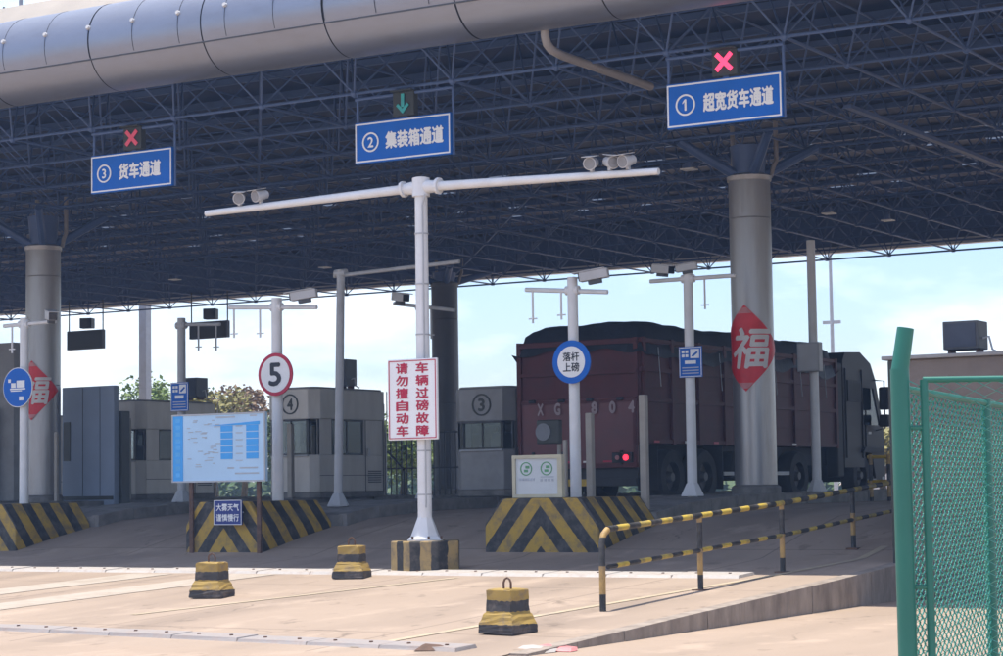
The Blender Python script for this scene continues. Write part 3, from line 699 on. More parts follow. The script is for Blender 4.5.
PA = pole(24, 318, -26.9, 'white pole carrying the blue round truck sign', .085, (-.5, .75, .12, .10), [(.72, .02, .9, 1.05)], [(-.30, -.12, .5)], base=False)
PB = pole(182, 318, -26.3, 'pale pole with sideways arm above the information board', .085, (-.12, .95, .12, .17), [], [(.42, -.15, .5), (.85, -.17, .5)], m=GREYP)
PC = pole(278, 298, -21.2, 'white pole carrying the speed limit sign', .095, (-1.0, .82, .10, .20), [(.62, .03, -1.2, 1.0)], [(-.90, -.12, .5), (-.35, -.12, .52)], base=False)
PD = pole(338, 270, -21.0, 'tall grey leaning pole with long arm in front of booth four', .075, (-.14, 2.4, .10, .02), [], [], lean=-.06 if False else .10, m=GREYP)
PE = pole(424, 296, -21.3, 'dim pole with camera arm hidden behind the warning board mast', .06, (-.62, .72, .10, .30), [(-.42, .02, 1.1, 1.0)], [(.20, -.2, .6)], m=GREYP)
PF = pole(576, 277, -15.5, 'white pole carrying the blue ringed weighing sign', .085, (-.82, .60, .14, .26), [(.42, .02, -1.3, 1.0)], [(-.70, -.16, .5), (-.20, -.18, .45)], base=False)
PG = pole(692.5, 270, -15.3, 'white flared pole with small blue camera notice beside the column', .085, (-.70, .85, .14, .14), [(-.42, .06, 1.2, .95), (.02, .06, -1.3, .8)], [(.30, -.16, .5)])
PH = pole(817, 240, -15.3, 'tall white pole with grey meter box beside the truck cab', .085, None, [], [])
x, y, zt = PH
zc = atX(817, 358, -15.3).z
r_ = thing('meter_box', 'grey steel box strapped to the pole beside the truck cab', 'box', (x, y-.1, zc-.27))
MB().box(x-.22, x+.22, y-.26, y-.09, zc-.27, zc+.27, bev=.012).build('case', GREYP, r_)
MB().box(x-.19, x+.19, y-.268, y-.261, zc-.24, zc+.24).build('door', CAMW, r_)
# arm of second level on PD: thick light arm
# round signs
def round_sign(P, px, py, dpx, label, ringm, facem, rim):
    x, y, zt = P; c = atY(px, py, y-.13); rad = dpx/2*MPP(x, y)
    t = thing('round_sign', label, 'sign', (c.x, y-.13, c.z-rad))
    disc(MB(), (c.x, 0, c.z), rad, y-.15, y-.13).build('plate', ringm, t)
    disc(MB(), (c.x, 0, c.z), rad*rim, y-.156, y-.151).build('face', facem, t)
    for z in (c.z-.2, c.z+.2): MB().box(x-.1, x+.1, y-.13, y+.03, z-.02, z+.02).build('clamp', GREYP, t)
    return t, c, rad, y-.157
t, c, rad, yy = round_sign(PC, 276, 374.5, 43, 'red rimmed white speed limit 5 sign', SIGNR, SIGNW, .84)
put_text(fit_text(text_mesh('5', .4, .010), rad*.74, rad*1.1), (c.x, yy-.003, c.z), 'numeral', BLACKTXT, t)
t, c, rad, yy = round_sign(PF, 572, 362, 43.5, 'blue ringed white round sign with two lines of black characters', BLUE, SIGNW, .72)
put_text(fit_text(text_mesh('落杆', .2, .004), rad*.86), (c.x, yy-.003, c.z+rad*.24), 'lettering', BLACKTXT, t)
put_text(fit_text(text_mesh('上磅', .2, .004), rad*.86), (c.x, yy-.003, c.z-rad*.24), 'lettering', BLACKTXT, t)
t, c, rad, yy = round_sign(PA, 18.5, 387.5, 40, 'blue round sign with white truck pictogram', SIGNW, BLUE, .96)
m_ = MB(); S_ = rad
for (a, b, z0, z1) in ((-.05, .5, -.02, .34), (-.42, -.12, -.02, .22), (-.5, .55, -.12, -.05), (-.45, .3, -.2, -.15), (.12, .42, -.66, -.46), (-.62, -.45, .25, .42)): m_.box(c.x+a*S_, c.x+b*S_, yy-.006, yy-.001, c.z+z0*S_, c.z+z1*S_)
m_.build('pictogram', SIGNW, t)
def notice(P, px0, px1, py0, py1, label):
    x, y, zt = P; a = atY(px0, py1, y-.12); b = atY(px1, py0, y-.12); w = b.x-a.x; h = b.z-a.z; X_ = a.x; Z_ = a.z
    t = thing('camera_notice', label, 'sign', ((a.x+b.x)/2, y-.12, a.z), 'small blue camera notices')
    MB().box(a.x, b.x, y-.13, y-.11, a.z, b.z, bev=.006).build('panel', BLUE, t)
    q = .012; f = MB(); f.box(a.x+.01, b.x-.01, y-.135, y-.131, a.z+.01, a.z+.01+q).box(a.x+.01, b.x-.01, y-.135, y-.131, b.z-.01-q, b.z-.01)
    f.box(a.x+.01, a.x+.01+q, y-.135, y-.131, a.z+.02+q, b.z-.02-q).box(b.x-.01-q, b.x-.01, y-.135, y-.131, a.z+.02+q, b.z-.02-q); f.build('border', SIGNW, t)
    m_ = MB()
    m_.box(X_+.50*w, X_+.88*w, y-.135, y-.131, Z_+.62*h, Z_+.92*h); m_.build('pictogram_field', SIGNW, t)
    MB().prism([(X_+.55*w, y-.14, Z_+.70*h), (X_+.78*w, y-.14, Z_+.84*h), (X_+.84*w, y-.14, Z_+.80*h), (X_+.62*w, y-.14, Z_+.66*h)], (0, .004, 0)).build('pictogram', BLUE, t)
    m_ = MB()
    for i in range(2):
        for k in range(2): m_.box(X_+(.13+.16*i)*w, X_+(.25+.16*i)*w, y-.135, y-.131, Z_+(.66+.13*k)*h, Z_+(.75+.13*k)*h)
    m_.box(X_+.26*w, X_+.74*w, y-.135, y-.131, Z_+.44*h, Z_+.55*h); m_.build('print', SIGNW, t)
    m_ = MB()
    for k in range(3): m_.box(X_+.14*w, X_+.86*w, y-.135, y-.131, Z_+(.12+.09*k)*h, Z_+(.155+.09*k)*h)
    m_.build('small_print', PRINTG, t)
    for z in (a.z+h*.3, a.z+h*.7): MB().box(x-.08, x+.08, y-.11, y+.03, z-.015, z+.015).build('clamp', GREYP, t)
notice(PB, 171, 188.5, 382, 411.5, 'small blue camera notice above the information board')
notice(PG, 679.5, 702, 346, 378, 'small blue camera notice on the pole beside the column')
# far lamp mast
p = atY(836, 480, 75)
t = thing('far_mast', 'thin distant mast seen beyond the truck cab', 'mast', (p.x, 75, .8))
MB().cyl((p.x, 75, .6), (p.x, 75, 11), .10, .06, 8).build('shaft', GREYP, t)
zc = atY(836, 322, 75).z; MB().box(p.x-.35, p.x+.35, 74.95, 75.05, zc-.06, zc+.06).build('crossbar', GREYP, t)

# ------------------------------------------------------------------ information boards
Yb = 26.33
a = atY(173.5, 483, Yb); b = atY(266.5, 411.5, Yb)
t = thing('information_board', 'white and blue information board on brown posts over the striped island end', 'sign', ((a.x+b.x)/2, Yb, zr(Yb)))
w, h = b.x-a.x, b.z-a.z
MB().box(a.x, b.x, Yb-.03, Yb+.03, a.z, b.z, bev=.008).build('panel', mat('board pale blue', (.45, .64, .82), .5, 0, .05, 2), t)
fr = MB(); q = .025
for (x0, x1, z0, z1) in ((a.x, b.x, a.z, a.z+q), (a.x, b.x, b.z-q, b.z), (a.x, a.x+q, a.z+q, b.z-q), (b.x-q, b.x, a.z+q, b.z-q)): fr.box(x0, x1, Yb-.042, Yb-.031, z0, z1)
fr.build('frame', GREYP, t)
MB().box(a.x+q, a.x+.12*w, Yb-.037, Yb-.031, a.z+q, b.z-q).build('side_banner', SKYBL, t)
def spot(u0, u1, v0, v1, nm, m):
    MB().box(a.x+u0*w, a.x+u1*w, Yb-.037, Yb-.031, a.z+v0*h, a.z+v1*h).build(nm, m, t)
for u in (.53, .80):
    for k in range(5): spot(u, u+.125, .33+.10*k, .415+.10*k, 'table_row', SKYBL)
m_ = MB().prism([(a.x+.40*w, Yb-.037, a.z+.82*h), (a.x+.94*w, Yb-.037, a.z+.82*h), (a.x+.94*w, Yb-.037, a.z+.87*h)], (0, .005, 0)); m_.build('table_head', SKYBL, t)
m_ = MB(); rnd = random.Random(3)
for k in range(34):
    u = rnd.uniform(.16, .48); v = rnd.uniform(.2, .9); l = rnd.uniform(.02, .07); m_.box(a.x+u*w, a.x+(u+l)*w, Yb-.036, Yb-.031, a.z+v*h, a.z+(v+.013)*h)
for u0, u1, v in ((.60, .67, .19), (.73, .92, .19), (.68, .93, .11), (.48, .68, .93), (.84, .91, .94)): m_.box(a.x+u0*w, a.x+u1*w, Yb-.036, Yb-.031, a.z+v*h, a.z+(v+.022)*h)
for k in range(6): m_.box(a.x+.69*w, a.x+.76*w, Yb-.036, Yb-.031, a.z+(.3+.1*k)*h, a.z+(.315+.1*k)*h)
tag(m_.build('print', PRINTG, t), kind='stuff')
m_ = MB()
for k in range(9): m_.box(a.x+.045*w, a.x+.095*w, Yb-.041, Yb-.0375, a.z+(.08+.10*k)*h, a.z+(.14+.10*k)*h)
m_.build('banner_print', mat('pale print', (.10, .42, .80), .6), t)
for px in (189.5, 257): x = atY(px, 500, Yb).x; MB().box(x-.035, x+.035, Yb+.035, Yb+.075, zr(Yb)-.03, a.z+.3*h).build('post', RUST, t)
a2 = atY(214.5, 525, Yb-.02); b2 = atY(242, 500, Yb-.02)
t = thing('fog_sign', 'small dark blue sign with two lines of white characters on the striped barrier', 'sign', ((a2.x+b2.x)/2, Yb-.02, a2.z))
FOGB = mat('deep blue', (.012, .03, .20), .5)
yf = Yb-.02
MB().box(a2.x, b2.x, yf-.015, yf+.015, a2.z, b2.z, bev=.004).build('panel', FOGB, t)
fr = MB(); q = .009
for (x0, x1, z0, z1) in ((a2.x, b2.x, a2.z, a2.z+q), (a2.x, b2.x, b2.z-q, b2.z), (a2.x, a2.x+q, a2.z+q, b2.z-q), (b2.x-q, b2.x, a2.z+q, b2.z-q)): fr.box(x0, x1, yf-.02, yf-.0155, z0, z1)
fr.build('border', SIGNW, t)
cz = (a2.z+b2.z)/2; hh = b2.z-a2.z
for s, z in (('大雾天气', cz+hh*.21), ('谨慎慢行', cz-hh*.21)): put_text(fit_text(text_mesh(s, .1, .002), (b2.x-a2.x)*.82, hh*.30), ((a2.x+b2.x)/2, yf-.018, z), 'lettering', SIGNW, t)
for x in (a2.x+.06, b2.x-.06): MB().box(x-.01, x+.01, yf+.015, 26.43, cz-.01, cz+.01).build('bracket', GREYP, t)
# cream framed board
Yb = 26.75
a = atY(514, 495, Yb); b = atY(563, 454.5, Yb)
a.z = ISL+.004
t = thing('notice_board', 'white notice board in cream frame standing on the chevron island end', 'sign', ((a.x+b.x)/2, Yb, ISL))
w, h = b.x-a.x, b.z-a.z
CREAM = mat('cream frame', (.50, .46, .33), .5, 0, .1, 4)
MB().box(a.x+.04, b.x-.06, Yb-.02, Yb+.02, a.z+.04, b.z-.04).build('panel', mat('notice white', (.55, .58, .60), .5, 0, .06, 3), t)
fr = MB()
for (x0, x1, z0, z1) in ((a.x, b.x, a.z, a.z+.05), (a.x, b.x, b.z-.05, b.z), (a.x, a.x+.05, a.z+.05, b.z-.05), (b.x-.075, b.x, a.z+.05, b.z-.05)): fr.box(x0, x1, Yb-.045, Yb+.045, z0, z1)
fr.build('frame', CREAM, t)
for u in (.27, .68):
    cx_, cz_ = a.x+u*w, a.z+.68*h; ring(MB(), (cx_, 0, cz_), .085, .10, Yb-.027, Yb-.021, 20).build('pictogram_ring', GREENP, t)
    m_ = MB(); m_.box(cx_-.035, cx_+.03, Yb-.026, Yb-.021, cz_-.05, cz_-.012); m_.box(cx_-.01, cx_+.055, Yb-.026, Yb-.021, cz_+.005, cz_+.045); m_.build('pictogram', GREENP, t)
m_ = MB()
for u0, n, v in ((.12, 6, .40), (.55, 4, .38)):
    for k in range(n): m_.box(a.x+(u0+.055*k*(1.4 if n == 4 else 1))*w, a.x+(u0+.04+.055*k*(1.4 if n == 4 else 1))*w, Yb-.026, Yb-.021, a.z+v*h, a.z+(v+.06)*h)
m_.box(a.x+.56*w, a.x+.82*w, Yb-.026, Yb-.021, a.z+.47*h, a.z+.50*h); tag(m_.build('print', PRINTG, t), kind='stuff')

# ------------------------------------------------------------------ guard posts
def gpost(px, ytop, X, label, w=.055, zb=None):
    p0 = atX(px, 490, X); zb = itop(p0.y); x, y = p0.x, p0.y; zt = CAM.z+(atX(px, ytop, X).z-CAM.z)
    t = thing('guard_post', label, 'post', (x, y, zb), 'beige guard posts on the islands')
    MB().box(x-w, x+w, y-w, y+w, zb, zt, bev=.012).build('tube', POSTM, t)
    MB().box(x-w-.05, x+w+.05, y-w-.05, y+w+.05, zb, zb+.02).build('foot_plate', ISLM, t)
gpost(358, 405, -25.72, 'beige guard post standing against the side wall of booth four')
gpost(382, 404, -25.72, 'beige guard post at the rear corner of booth four')
gpost(291, 424, -25.78, 'beige guard post in front of the window of booth four')
gpost(312, 426, -25.78, 'beige guard post at the front corner of booth four')
gpost(591, 413, -15.95, 'short beige post right behind the blue ringed sign pole')
gpost(645, 395, -14.75, 'beige post in front of the truck side near its tail lamp')
gpost(128, 418, -31.15, 'beige guard post beside the blue grey panel kiosk')
gpost(56.5, 432, -31.15, 'pale guard post at the foot of the column with half hidden poster', .04)
gpost(566, 440, -16.2, 'thin beige post behind the cream framed notice board', .03)

# ------------------------------------------------------------------ toll booths
def booth(xl, xr, y0, y1, zt, label, num=None, wall=BOOTH, zb=ISL, sill=.88, head=.62, chamfer=.16, side_windows=True, name='toll_booth'):
    t = thing(name, label, 'booth', ((xl+xr)/2, (y0+y1)/2, zb), 'toll booths on the islands')
    zs, zh = zb+sill, zt-head
    c = chamfer
    plan = lambda e=0.: [(xl-e, y0+c), (xl+c, y0-e), (xr-c, y0-e), (xr+e, y0+c), (xr+e, y1-c), (xr-c, y1+e), (xl+c, y1+e), (xl-e, y1-c)]
    def wallband(z0, z1, e, nm, m, bev=.015):
        mm = MB().prism([(x, y, z0) for x, y in plan(e)], (0, 0, z1-z0)); bmesh.ops.bevel(mm.bm, geom=list(mm.bm.edges), offset=bev, segments=2, profile=.5, affect='EDGES'); return mm.build(nm, m, t)
    wallband(zb, zb+.12, .012, 'plinth', ISLM); wallband(zb+.12, zs, 0, 'lower_wall', wall)
    f = wallband(zh, zt, .03, 'roof_fascia', wall)
    wallband(zt, zt+.04, -.04, 'roof', BOOTHD)
    # corner pillars
    pl = plan(0)
    for i in range(0, 8):
        x, y = pl[i]; x += .035 if x < (xl+xr)/2 else -.035; y += .035 if y < (y0+y1)/2 else -.035
        MB().box(x-.035, x+.035, y-.035, y+.035, zs, zh).build('pillar', FRAMEB if i in (1, 2) else wall, t)
    def pane(x0, x1, ya, yb, nm='window', gm=None):
        horiz = abs(yb-ya) < .01; q = .035
        fr = MB()
        if horiz:
            for (p, q_, z0, z1) in ((x0, x1, zs, zs+q), (x0, x1, zh-q, zh), (x0, x0+q, zs+q, zh-q), (x1-q, x1, zs+q, zh-q)): fr.box(p, q_, ya-.02, ya+.02, z0, z1)
        else:
            for (p, q_, z0, z1) in ((ya, yb, zs, zs+q), (ya, yb, zh-q, zh), (ya, ya+q, zs+q, zh-q), (yb-q, yb, zs+q, zh-q)): fr.box(x0-.02, x0+.02, p, q_, z0, z1)
        o = fr.build(nm, FRAMEB, t)
        g = MB()
        if horiz: g.box(x0+q, x1-q, ya-.004, ya+.004, zs+q, zh-q)
        else: g.box(x0-.004, x0+.004, ya+q, yb-q, zs+q, zh-q)
        g.build('pane', gm or GLASS, o)
    pane(xl+c, xr-c, y0+.03, y0+.03); pane(xl+c, xr-c, y1-.03, y1-.03)
    L = y1-y0
    for X in (xl+.03, xr-.03):
        MB().box(X-.025, X+.025, y0+c, y0+L*.22, zs, zh).build('side_panel', wall, t)
        MB().box(X-.025, X+.025, y0+L*.66, y1-c, zs, zh).build('side_panel', wall, t)
        pane(X, X, y0+L*.22, y0+L*.66, gm=GLASSD)
    # inside: counter and screen
    MB().box(xl+.1, xr-.1, y0+.3, y0+.75, zs-.25, zs-.2).build('counter', BOOTHD, t)
    MB().box((xl+xr)/2-.02, (xl+xr)/2+.3, y0+.35, y0+.42, zs-.2, zs+.2).build('screen', FRAMEB, t)
    # vent, door, mullions, drip edge, conduit
    for k in range(6): MB().box(xr+.001, xr+.014, y0+L*.72, y0+L*.90, zb+.30+.045*k, zb+.325+.045*k).build('vent_slat', DKGREY, t)
    d_ = MB().box(xr+.001, xr+.010, y0+L*.68, y0+L*.685, zb+.12, zh).box(xr+.001, xr+.010, y0+L*.93, y0+L*.935, zb+.12, zh).build('door_gap', DKGREY, t)
    MB().box(xr+.012, xr+.04, y0+L*.71, y0+L*.73, zb+.85, zb+1.02).build('door_handle', CAMW, d_)
    MB().box(xr-.045, xr-.015, y0+L*.43, y0+L*.445, zs, zh).build('mullion', FRAMEB, t)
    MB().box((xl+xr)/2-.012, (xl+xr)/2+.012, y0+.012, y0+.05, zs, zh).build('mullion', FRAMEB, t)
    MB().box(xl+c, xr-c, y0-.10, y0+.0, zh-.03, zh-.005).build('drip_edge', DKGREY, t)
    MB().box(xl+c, xr-c, y0-.06, y0-.001, zs-.03, zs).build('sill', GREYP, t)
    MB().path([(xr+.02, y0+L*.97, zb+.1), (xr+.02, y0+L*.97, zh), (xr+.045, y0+L*.97, zh+.05), (xr+.045, y0+L*.97, zt)], .014, 5).build('conduit', CAMW, t)
    MB().box(xl+.25, xl+.55, y0+.9, y0+1.3, zs-.2, zs+.35, bev=.05).build('chair_back', FRAMEB, t)
    # wall seams
    for z in (zb+.45,): MB().box(xr-.002, xr+.006, y0+c, y1-c, z, z+.012).build('seam', DKGREY, t)
    if num:
        cx = (xl+xr)/2+.02; cz = (zh+zt)/2; rr = .21
        ring(MB(), (cx, 0, cz), rr*.86, rr, y0-.045, y0-.031, 24).build('number_ring', FRAMEB, t)
        put_text(fit_text(text_mesh(num, .3, .01), .15, .25), (cx, y0-.036, cz), 'numeral', FRAMEB, t)
    return t
booth(-21.62, -20.35, 33.85, 36.3, 3.36, 'grey toll booth numbered 3 beside the truck', '3', BOOTHD)
booth(-26.75, -25.5, 34.7, 37.3, 3.56, 'beige grey toll booth numbered 4 behind the speed limit sign', '4')
booth(-32.65, -31.15, 35.9, 38.6, 3.52, 'toll booth behind the information board with small tree behind')
booth(-37.9, -36.6, 38.9, 41.5, 3.4, 'grey toll booth behind the column with the half hidden poster')
# number disc of booth 3 hood
t = thing('service_hood', 'dark service window hood on the truck side of booth three', 'hood', (-20.2, 34.6, 2.0))
MB().box(-20.34, -19.98, 34.3, 35.2, 2.62, 2.72, bev=.02).build('hood_roof', BOOTHD, t)
MB().box(-20.30, -20.05, 34.35, 35.1, 2.0, 2.60, bev=.02).build('hood_case', FRAMEB, t)
# roof boxes
def roofbox(x, y, z, w, d, h, label):
    t = thing('roof_unit', label, 'box', (x, y, z))
    MB().box(x-w/2, x+w/2, y-d/2, y+d/2, z+.06, z+h, bev=.012).build('case', DKGREY, t)
    MB().box(x-w/2+.03, x+w/2-.03, y-d/2-.012, y-d/2-.001, z+.09, z+h-.03).build('grille', mat('dark blue grille', (.035, .045, .07), .6), t)
    for s in (-1, 1): MB().box(x+s*w*.4-.02, x+s*w*.4+.02, y-.1, y+.1, z, z+.06).build('foot', RUST, t)
    MB().path([(x+w/2, y, z+.2), (x+w/2+.08, y, z+.22), (x+w/2+.12, y, z+.05), (x+w/2+.2, y, z+.01)], .015, 5).build('hose', CAMW, t)
p = atY(195, 400, 37.2); roofbox(p.x, 37.2, 3.56, .42, .4, .50, 'dark roof unit on the booth behind the information board')
p = atY(347, 400, 36.2); roofbox(p.x, 36.2, 3.60, .24, .4, .62, 'narrow roof unit on booth four behind the leaning pole')
# flat panel kiosk
t = thing('panel_kiosk', 'plain blue grey panel kiosk between the column and a toll booth', 'kiosk', (-31.7, 34.9, ISL))
pa = atY(62, 480, 34.5); pb = atY(114, 480, 34.5)
zt = atY(90, 386.5, 34.5).z
MB().box(pa.x, pb.x, 34.5, 34.66, ISL-.12, zt, bev=.015).build('body', PANELB, t)
MB().box(pa.x+.02, pb.x-.02, 34.47, 34.497, ISL+.02, ISL+.1).build('plinth', FRAMEB, t)
x = pa.x+.05; MB().box(x, x+.2, 34.485, 34.498, 2.2, 3.05).build('slot', FRAMEB, t)
for k in (1, 2): x = pa.x+(pb.x-pa.x)*k/3+.1; MB().box(x, x+.008, 34.49, 34.499, ISL+.1, zt-.02).build('seam', FRAMEB, t)
MB().box(pb.x-.12, pb.x+.06, 34.68, 34.95, ISL-.1, zt-.55, bev=.01).build('side_cabinet', FRAMEB, t)

# right kiosk behind the green fence
Yk = 25.6; xl = atY(890.5, 480, Yk).x
t = thing('side_kiosk', 'brown grey kiosk behind the green wire fence', 'kiosk', (xl+2, Yk+1.2, 0))
zt = atY(950, 357.5, Yk).z
MB().box(xl, xl+5.2, Yk, Yk+2.6, 0, zt, bev=.02).build('wall', mat('brown grey render', (.17, .14, .12), .8, 0, .12, 2, .3, 30, dirt=(.10, .085, .075), dirt_amt=.5, dscale=1.5), t)
MB().box(xl-.06, xl+5.26, Yk-.06, Yk+2.66, zt, zt+.05, bev=.01).build('roof_edge', BOOTHD, t)
MB().box(xl+.02, xl+.16, Yk-.04, Yk-.003, .0, zt-.02).build('corner_trim', FRAMEB, t)
MB().box(xl+1.5, xl+2.6, Yk-.02, Yk-.002, .9, 1.9).build('window', FRAMEB, t)
p = atY(966, 357, Yk+.4)
roofbox(p.x, Yk+.4, zt+.05, .46, .4, .42, 'square dark unit on the roof of the kiosk behind the green fence')

# ------------------------------------------------------------------ hanging displays at the rear
for px, py, wpx, hpx, lab in ((86, 340, 39, 19, 'dark hanging display panel beside the column with half hidden poster'), (209.5, 330, 40, 17, 'dark hanging display panel behind the pole above the information board')):
    Y = 49.5; c = atY(px, py, Y); s = (c-CAM).dot(_n)/F_PX; w, h = wpx*s*1.2, hpx*s
    t = thing('display_panel', lab, 'display', (c.x, Y, c.z-h/2), 'hanging displays under the rear canopy edge')
    MB().box(c.x-w/2, c.x+w/2, Y-.08, Y+.08, c.z-h/2, c.z+h/2, bev=.012).build('case', DKGREY, t)
    MB().box(c.x-w/2+.04, c.x+w/2-.04, Y-.088, Y-.081, c.z-h/2+.04, c.z+h/2-.04).build('face', FRAMEB, t)
    for s_ in (-1, 1): MB().cyl((c.x+s_*w*.48, Y, c.z), (c.x+s_*w*.48, Y, 7.5), .02, None, 6).build('hanger', DKGREY, t)
    M_ = Matrix.Translation((c.x+.08, Y-.05, c.z+h/2+.22)) @ Matrix.Rotation(RAD(20), 4, 'Z')
    k = MB().box(-.2, .2, -.12, .18, -.16, .16, bev=.02).build('speaker', DKGREY, t, M=M_)
    MB().cyl((0, -.18, 0), (0, -.12, 0), .15, .1, 12).build('horn', DKGREY, k, M=M_)

# ------------------------------------------------------------------ iron fence behind the booths
t = thing('iron_fence', 'black iron bar fence between booth four and the shaded column', 'fence', (-30, 46, 1.03))
xa, xb = atY(378, 480, 46).x, atY(470, 480, 46).x; zt = atY(400, 432, 46).z
for z in (1.2, 2.0, zt-.06): MB().box(xa, xb, 45.98, 46.02, z, z+.04).build('rail', BLACK, t)
n = int((xb-xa)/.16)
for i in range(n):
    x = xa+(i+.5)*(xb-xa)/n; MB().box(x-.014, x+.014, 45.985, 46.015, 1.03, zt).build('bar', BLACK, t)
t = thing('stair_handrail', 'black sloping handrail in front of the iron fence', 'handrail', (-28.5, 44.5, 1.03))
h1, h2 = atY(388, 452, 44.5), atY(404, 470, 44.5)
MB().path([(h1.x-.15, 44.5, 1.03), (h1.x-.15, 44.5, h1.z), (h1.x, 44.5, h1.z), (h2.x, 44.5, h2.z), (h2.x, 44.5, 1.03)], .03, 6).build('tube', BLACK, t)

# ------------------------------------------------------------------ concrete anchor blocks
def block(px, py, rot, label, s=1.0):
    d = ray(px, py)
    tt = 8.0
    while True:
        p = CAM+d*tt
        if p.z <= zr(p.y) or tt > 60: break
        tt += .01
    z = zr(p.y)+.006
    t = thing('concrete_block', label, 'block', (p.x, p.y, z), 'striped concrete blocks on the road')
    M_ = Matrix.Translation((p.x, p.y, z)) @ Matrix.Rotation(rot, 4, 'Z') @ Matrix.Scale(s, 4)
    def ringpts(w, zz): return [(-w, -w*.92, zz), (w, -w*.92, zz), (w, w*.92, zz), (-w, w*.92, zz)]
    prof = [(.208, 0), (.214, .015), (.21, .09), (.205, .10), (.172, .19), (.158, .205), (.150, .415), (.138, .43)]
    mm = MB(); v = []
    for w, zz in prof: v += ringpts(w, zz)
    n = len(prof); fs = [(i*4+k, i*4+(k+1) % 4, (i+1)*4+(k+1) % 4, (i+1)*4+k) for i in range(n-1) for k in range(4)] + [(3, 2, 1, 0), tuple((n-1)*4+k for k in range(4))]
    mm._add(v, fs)
    bmesh.ops.subdivide_edges(mm.bm, edges=list(mm.bm.edges), cuts=2, use_grid_fill=True)
    rnd = random.Random(int(px))
    for q in mm.bm.verts: q.co += Vector((rnd.uniform(-1, 1), rnd.uniform(-1, 1), rnd.uniform(-1, 1)))*.005
    mm.build('body', BLOCKP, t, M=M_)
    MB().path([(-.045, 0, .42), (-.045, 0, .49), (-.03, 0, .52), (0, 0, .535), (.03, 0, .52), (.045, 0, .49), (.045, 0, .42)], .011, 6).build('lifting_loop', RUST, t, M=M_)
def block_mat():
    m = stripes('block paint', 'z', -.0, .5); t = m.node_tree; N = t.nodes; L = t.links
    return m
# bands of the block: black foot, yellow flare, black waist, yellow top
BLOCKP = bpy.data.materials.new('block bands'); BLOCKP.use_nodes = True
_t = BLOCKP.node_tree; _N = _t.nodes; _L = _t.links; _b = _N['Principled BSDF']; _b.inputs['Roughness'].default_value = .75
_c = _N.new('ShaderNodeTexCoord'); _s = _N.new('ShaderNodeSeparateXYZ'); _L.new(_c.outputs['Object'], _s.inputs['Vector'])
_nz = _N.new('ShaderNodeTexNoise'); _nz.inputs['Scale'].default_value = 14; _nz.inputs['Detail'].default_value = 6; _L.new(_c.outputs['Object'], _nz.inputs['Vector'])
_ma = _N.new('ShaderNodeMath'); _ma.operation = 'MULTIPLY_ADD'; _ma.inputs[1].default_value = .05; _L.new(_nz.outputs['Fac'], _ma.inputs[0]); _L.new(_s.outputs['Z'], _ma.inputs[2])
_rp = _N.new('ShaderNodeValToRGB'); _rp.color_ramp.interpolation = 'CONSTANT'; _e = _rp.color_ramp.elements
_yl, _bk = (.36, .24, .06, 1), (.045, .043, .045, 1)
_e[0].position = 0; _e[0].color = _bk; _e[1].position = .115; _e[1].color = _yl
for pos, cc in ((.24, _bk), (.34, _yl)): _q = _e.new(pos); _q.color = cc
_L.new(_ma.outputs['Value'], _rp.inputs['Fac'])
_n2 = _N.new('ShaderNodeTexNoise'); _n2.inputs['Scale'].default_value = 7; _n2.inputs['Detail'].default_value = 9; _n2.inputs['Roughness'].default_value = .7; _L.new(_c.outputs['Object'], _n2.inputs['Vector'])
_r2 = _N.new('ShaderNodeMapRange'); _r2.inputs['From Min'].default_value = .5; _r2.inputs['From Max'].default_value = .68; _r2.inputs['To Max'].default_value = .7; _L.new(_n2.outputs['Fac'], _r2.inputs['Value'])
_m2 = _N.new('ShaderNodeMixRGB'); _L.new(_r2.outputs['Result'], _m2.inputs['Fac']); _L.new(_rp.outputs['Color'], _m2.inputs['Color1']); _m2.inputs['Color2'].default_value = (.16, .13, .11, 1)
_L.new(_m2.outputs['Color'], _b.inputs['Base Color'])
_bp = _N.new('ShaderNodeBump'); _bp.inputs['Strength'].default_value = .5; _bp.inputs['Distance'].default_value = .01; _L.new(_n2.outputs['Fac'], _bp.inputs['Height']); _L.new(_bp.outputs['Normal'], _b.inputs['Normal'])
block(508, 634, RAD(-8), 'chipped black yellow concrete block beside the low end of the railing')
block(212, 598, RAD(12), 'black yellow concrete block in front of the information board')
block(352, 578.5, RAD(17), 'black yellow concrete block beside the mast footing')

# ------------------------------------------------------------------ railing on the ramp edge
XR = -10.75
posts_y = [19.72, 22.08, 24.42, 26.78, 29.14]
t = thing('ramp_railing', 'black and yellow tube railing along the ramp edge', 'railing', (XR, posts_y[0], zr(posts_y[0])))
ZTOP = lambda Y: zr(Y)+.86 if Y < 24.5 else zr(24.5)+.86+(Y-24.5)*.062
pts = [(XR, posts_y[0], zr(posts_y[0])-.03), (XR, posts_y[0], ZTOP(posts_y[0])-.13), (XR, posts_y[0]+.04, ZTOP(posts_y[0])-.05), (XR, posts_y[0]+.13, ZTOP(posts_y[0]))]
TUBEZ = stripes('post bands', 'z', -.12, .30, yellow=(.40, .25, .08))
RAILY = stripes('rail bands', 'y', .06, .26, yellow=(.50, .36, .05))
MB().path(pts, .036, 10).build('end_post', TUBEZ, t, smooth=True)
yy = [posts_y[0]+.13]+posts_y[1:]
for a, b in zip(yy, yy[1:]):
    MB().cyl((XR, a, ZTOP(a)), (XR, b, ZTOP(b)), .034, None, 10).build('top_rail', RAILY, t, smooth=True)
    MB().cyl((XR, max(a, posts_y[0]), ZTOP(a)-.40), (XR, b, ZTOP(b)-.40), .026, None, 8).build('mid_rail', RAILY, t, smooth=True)
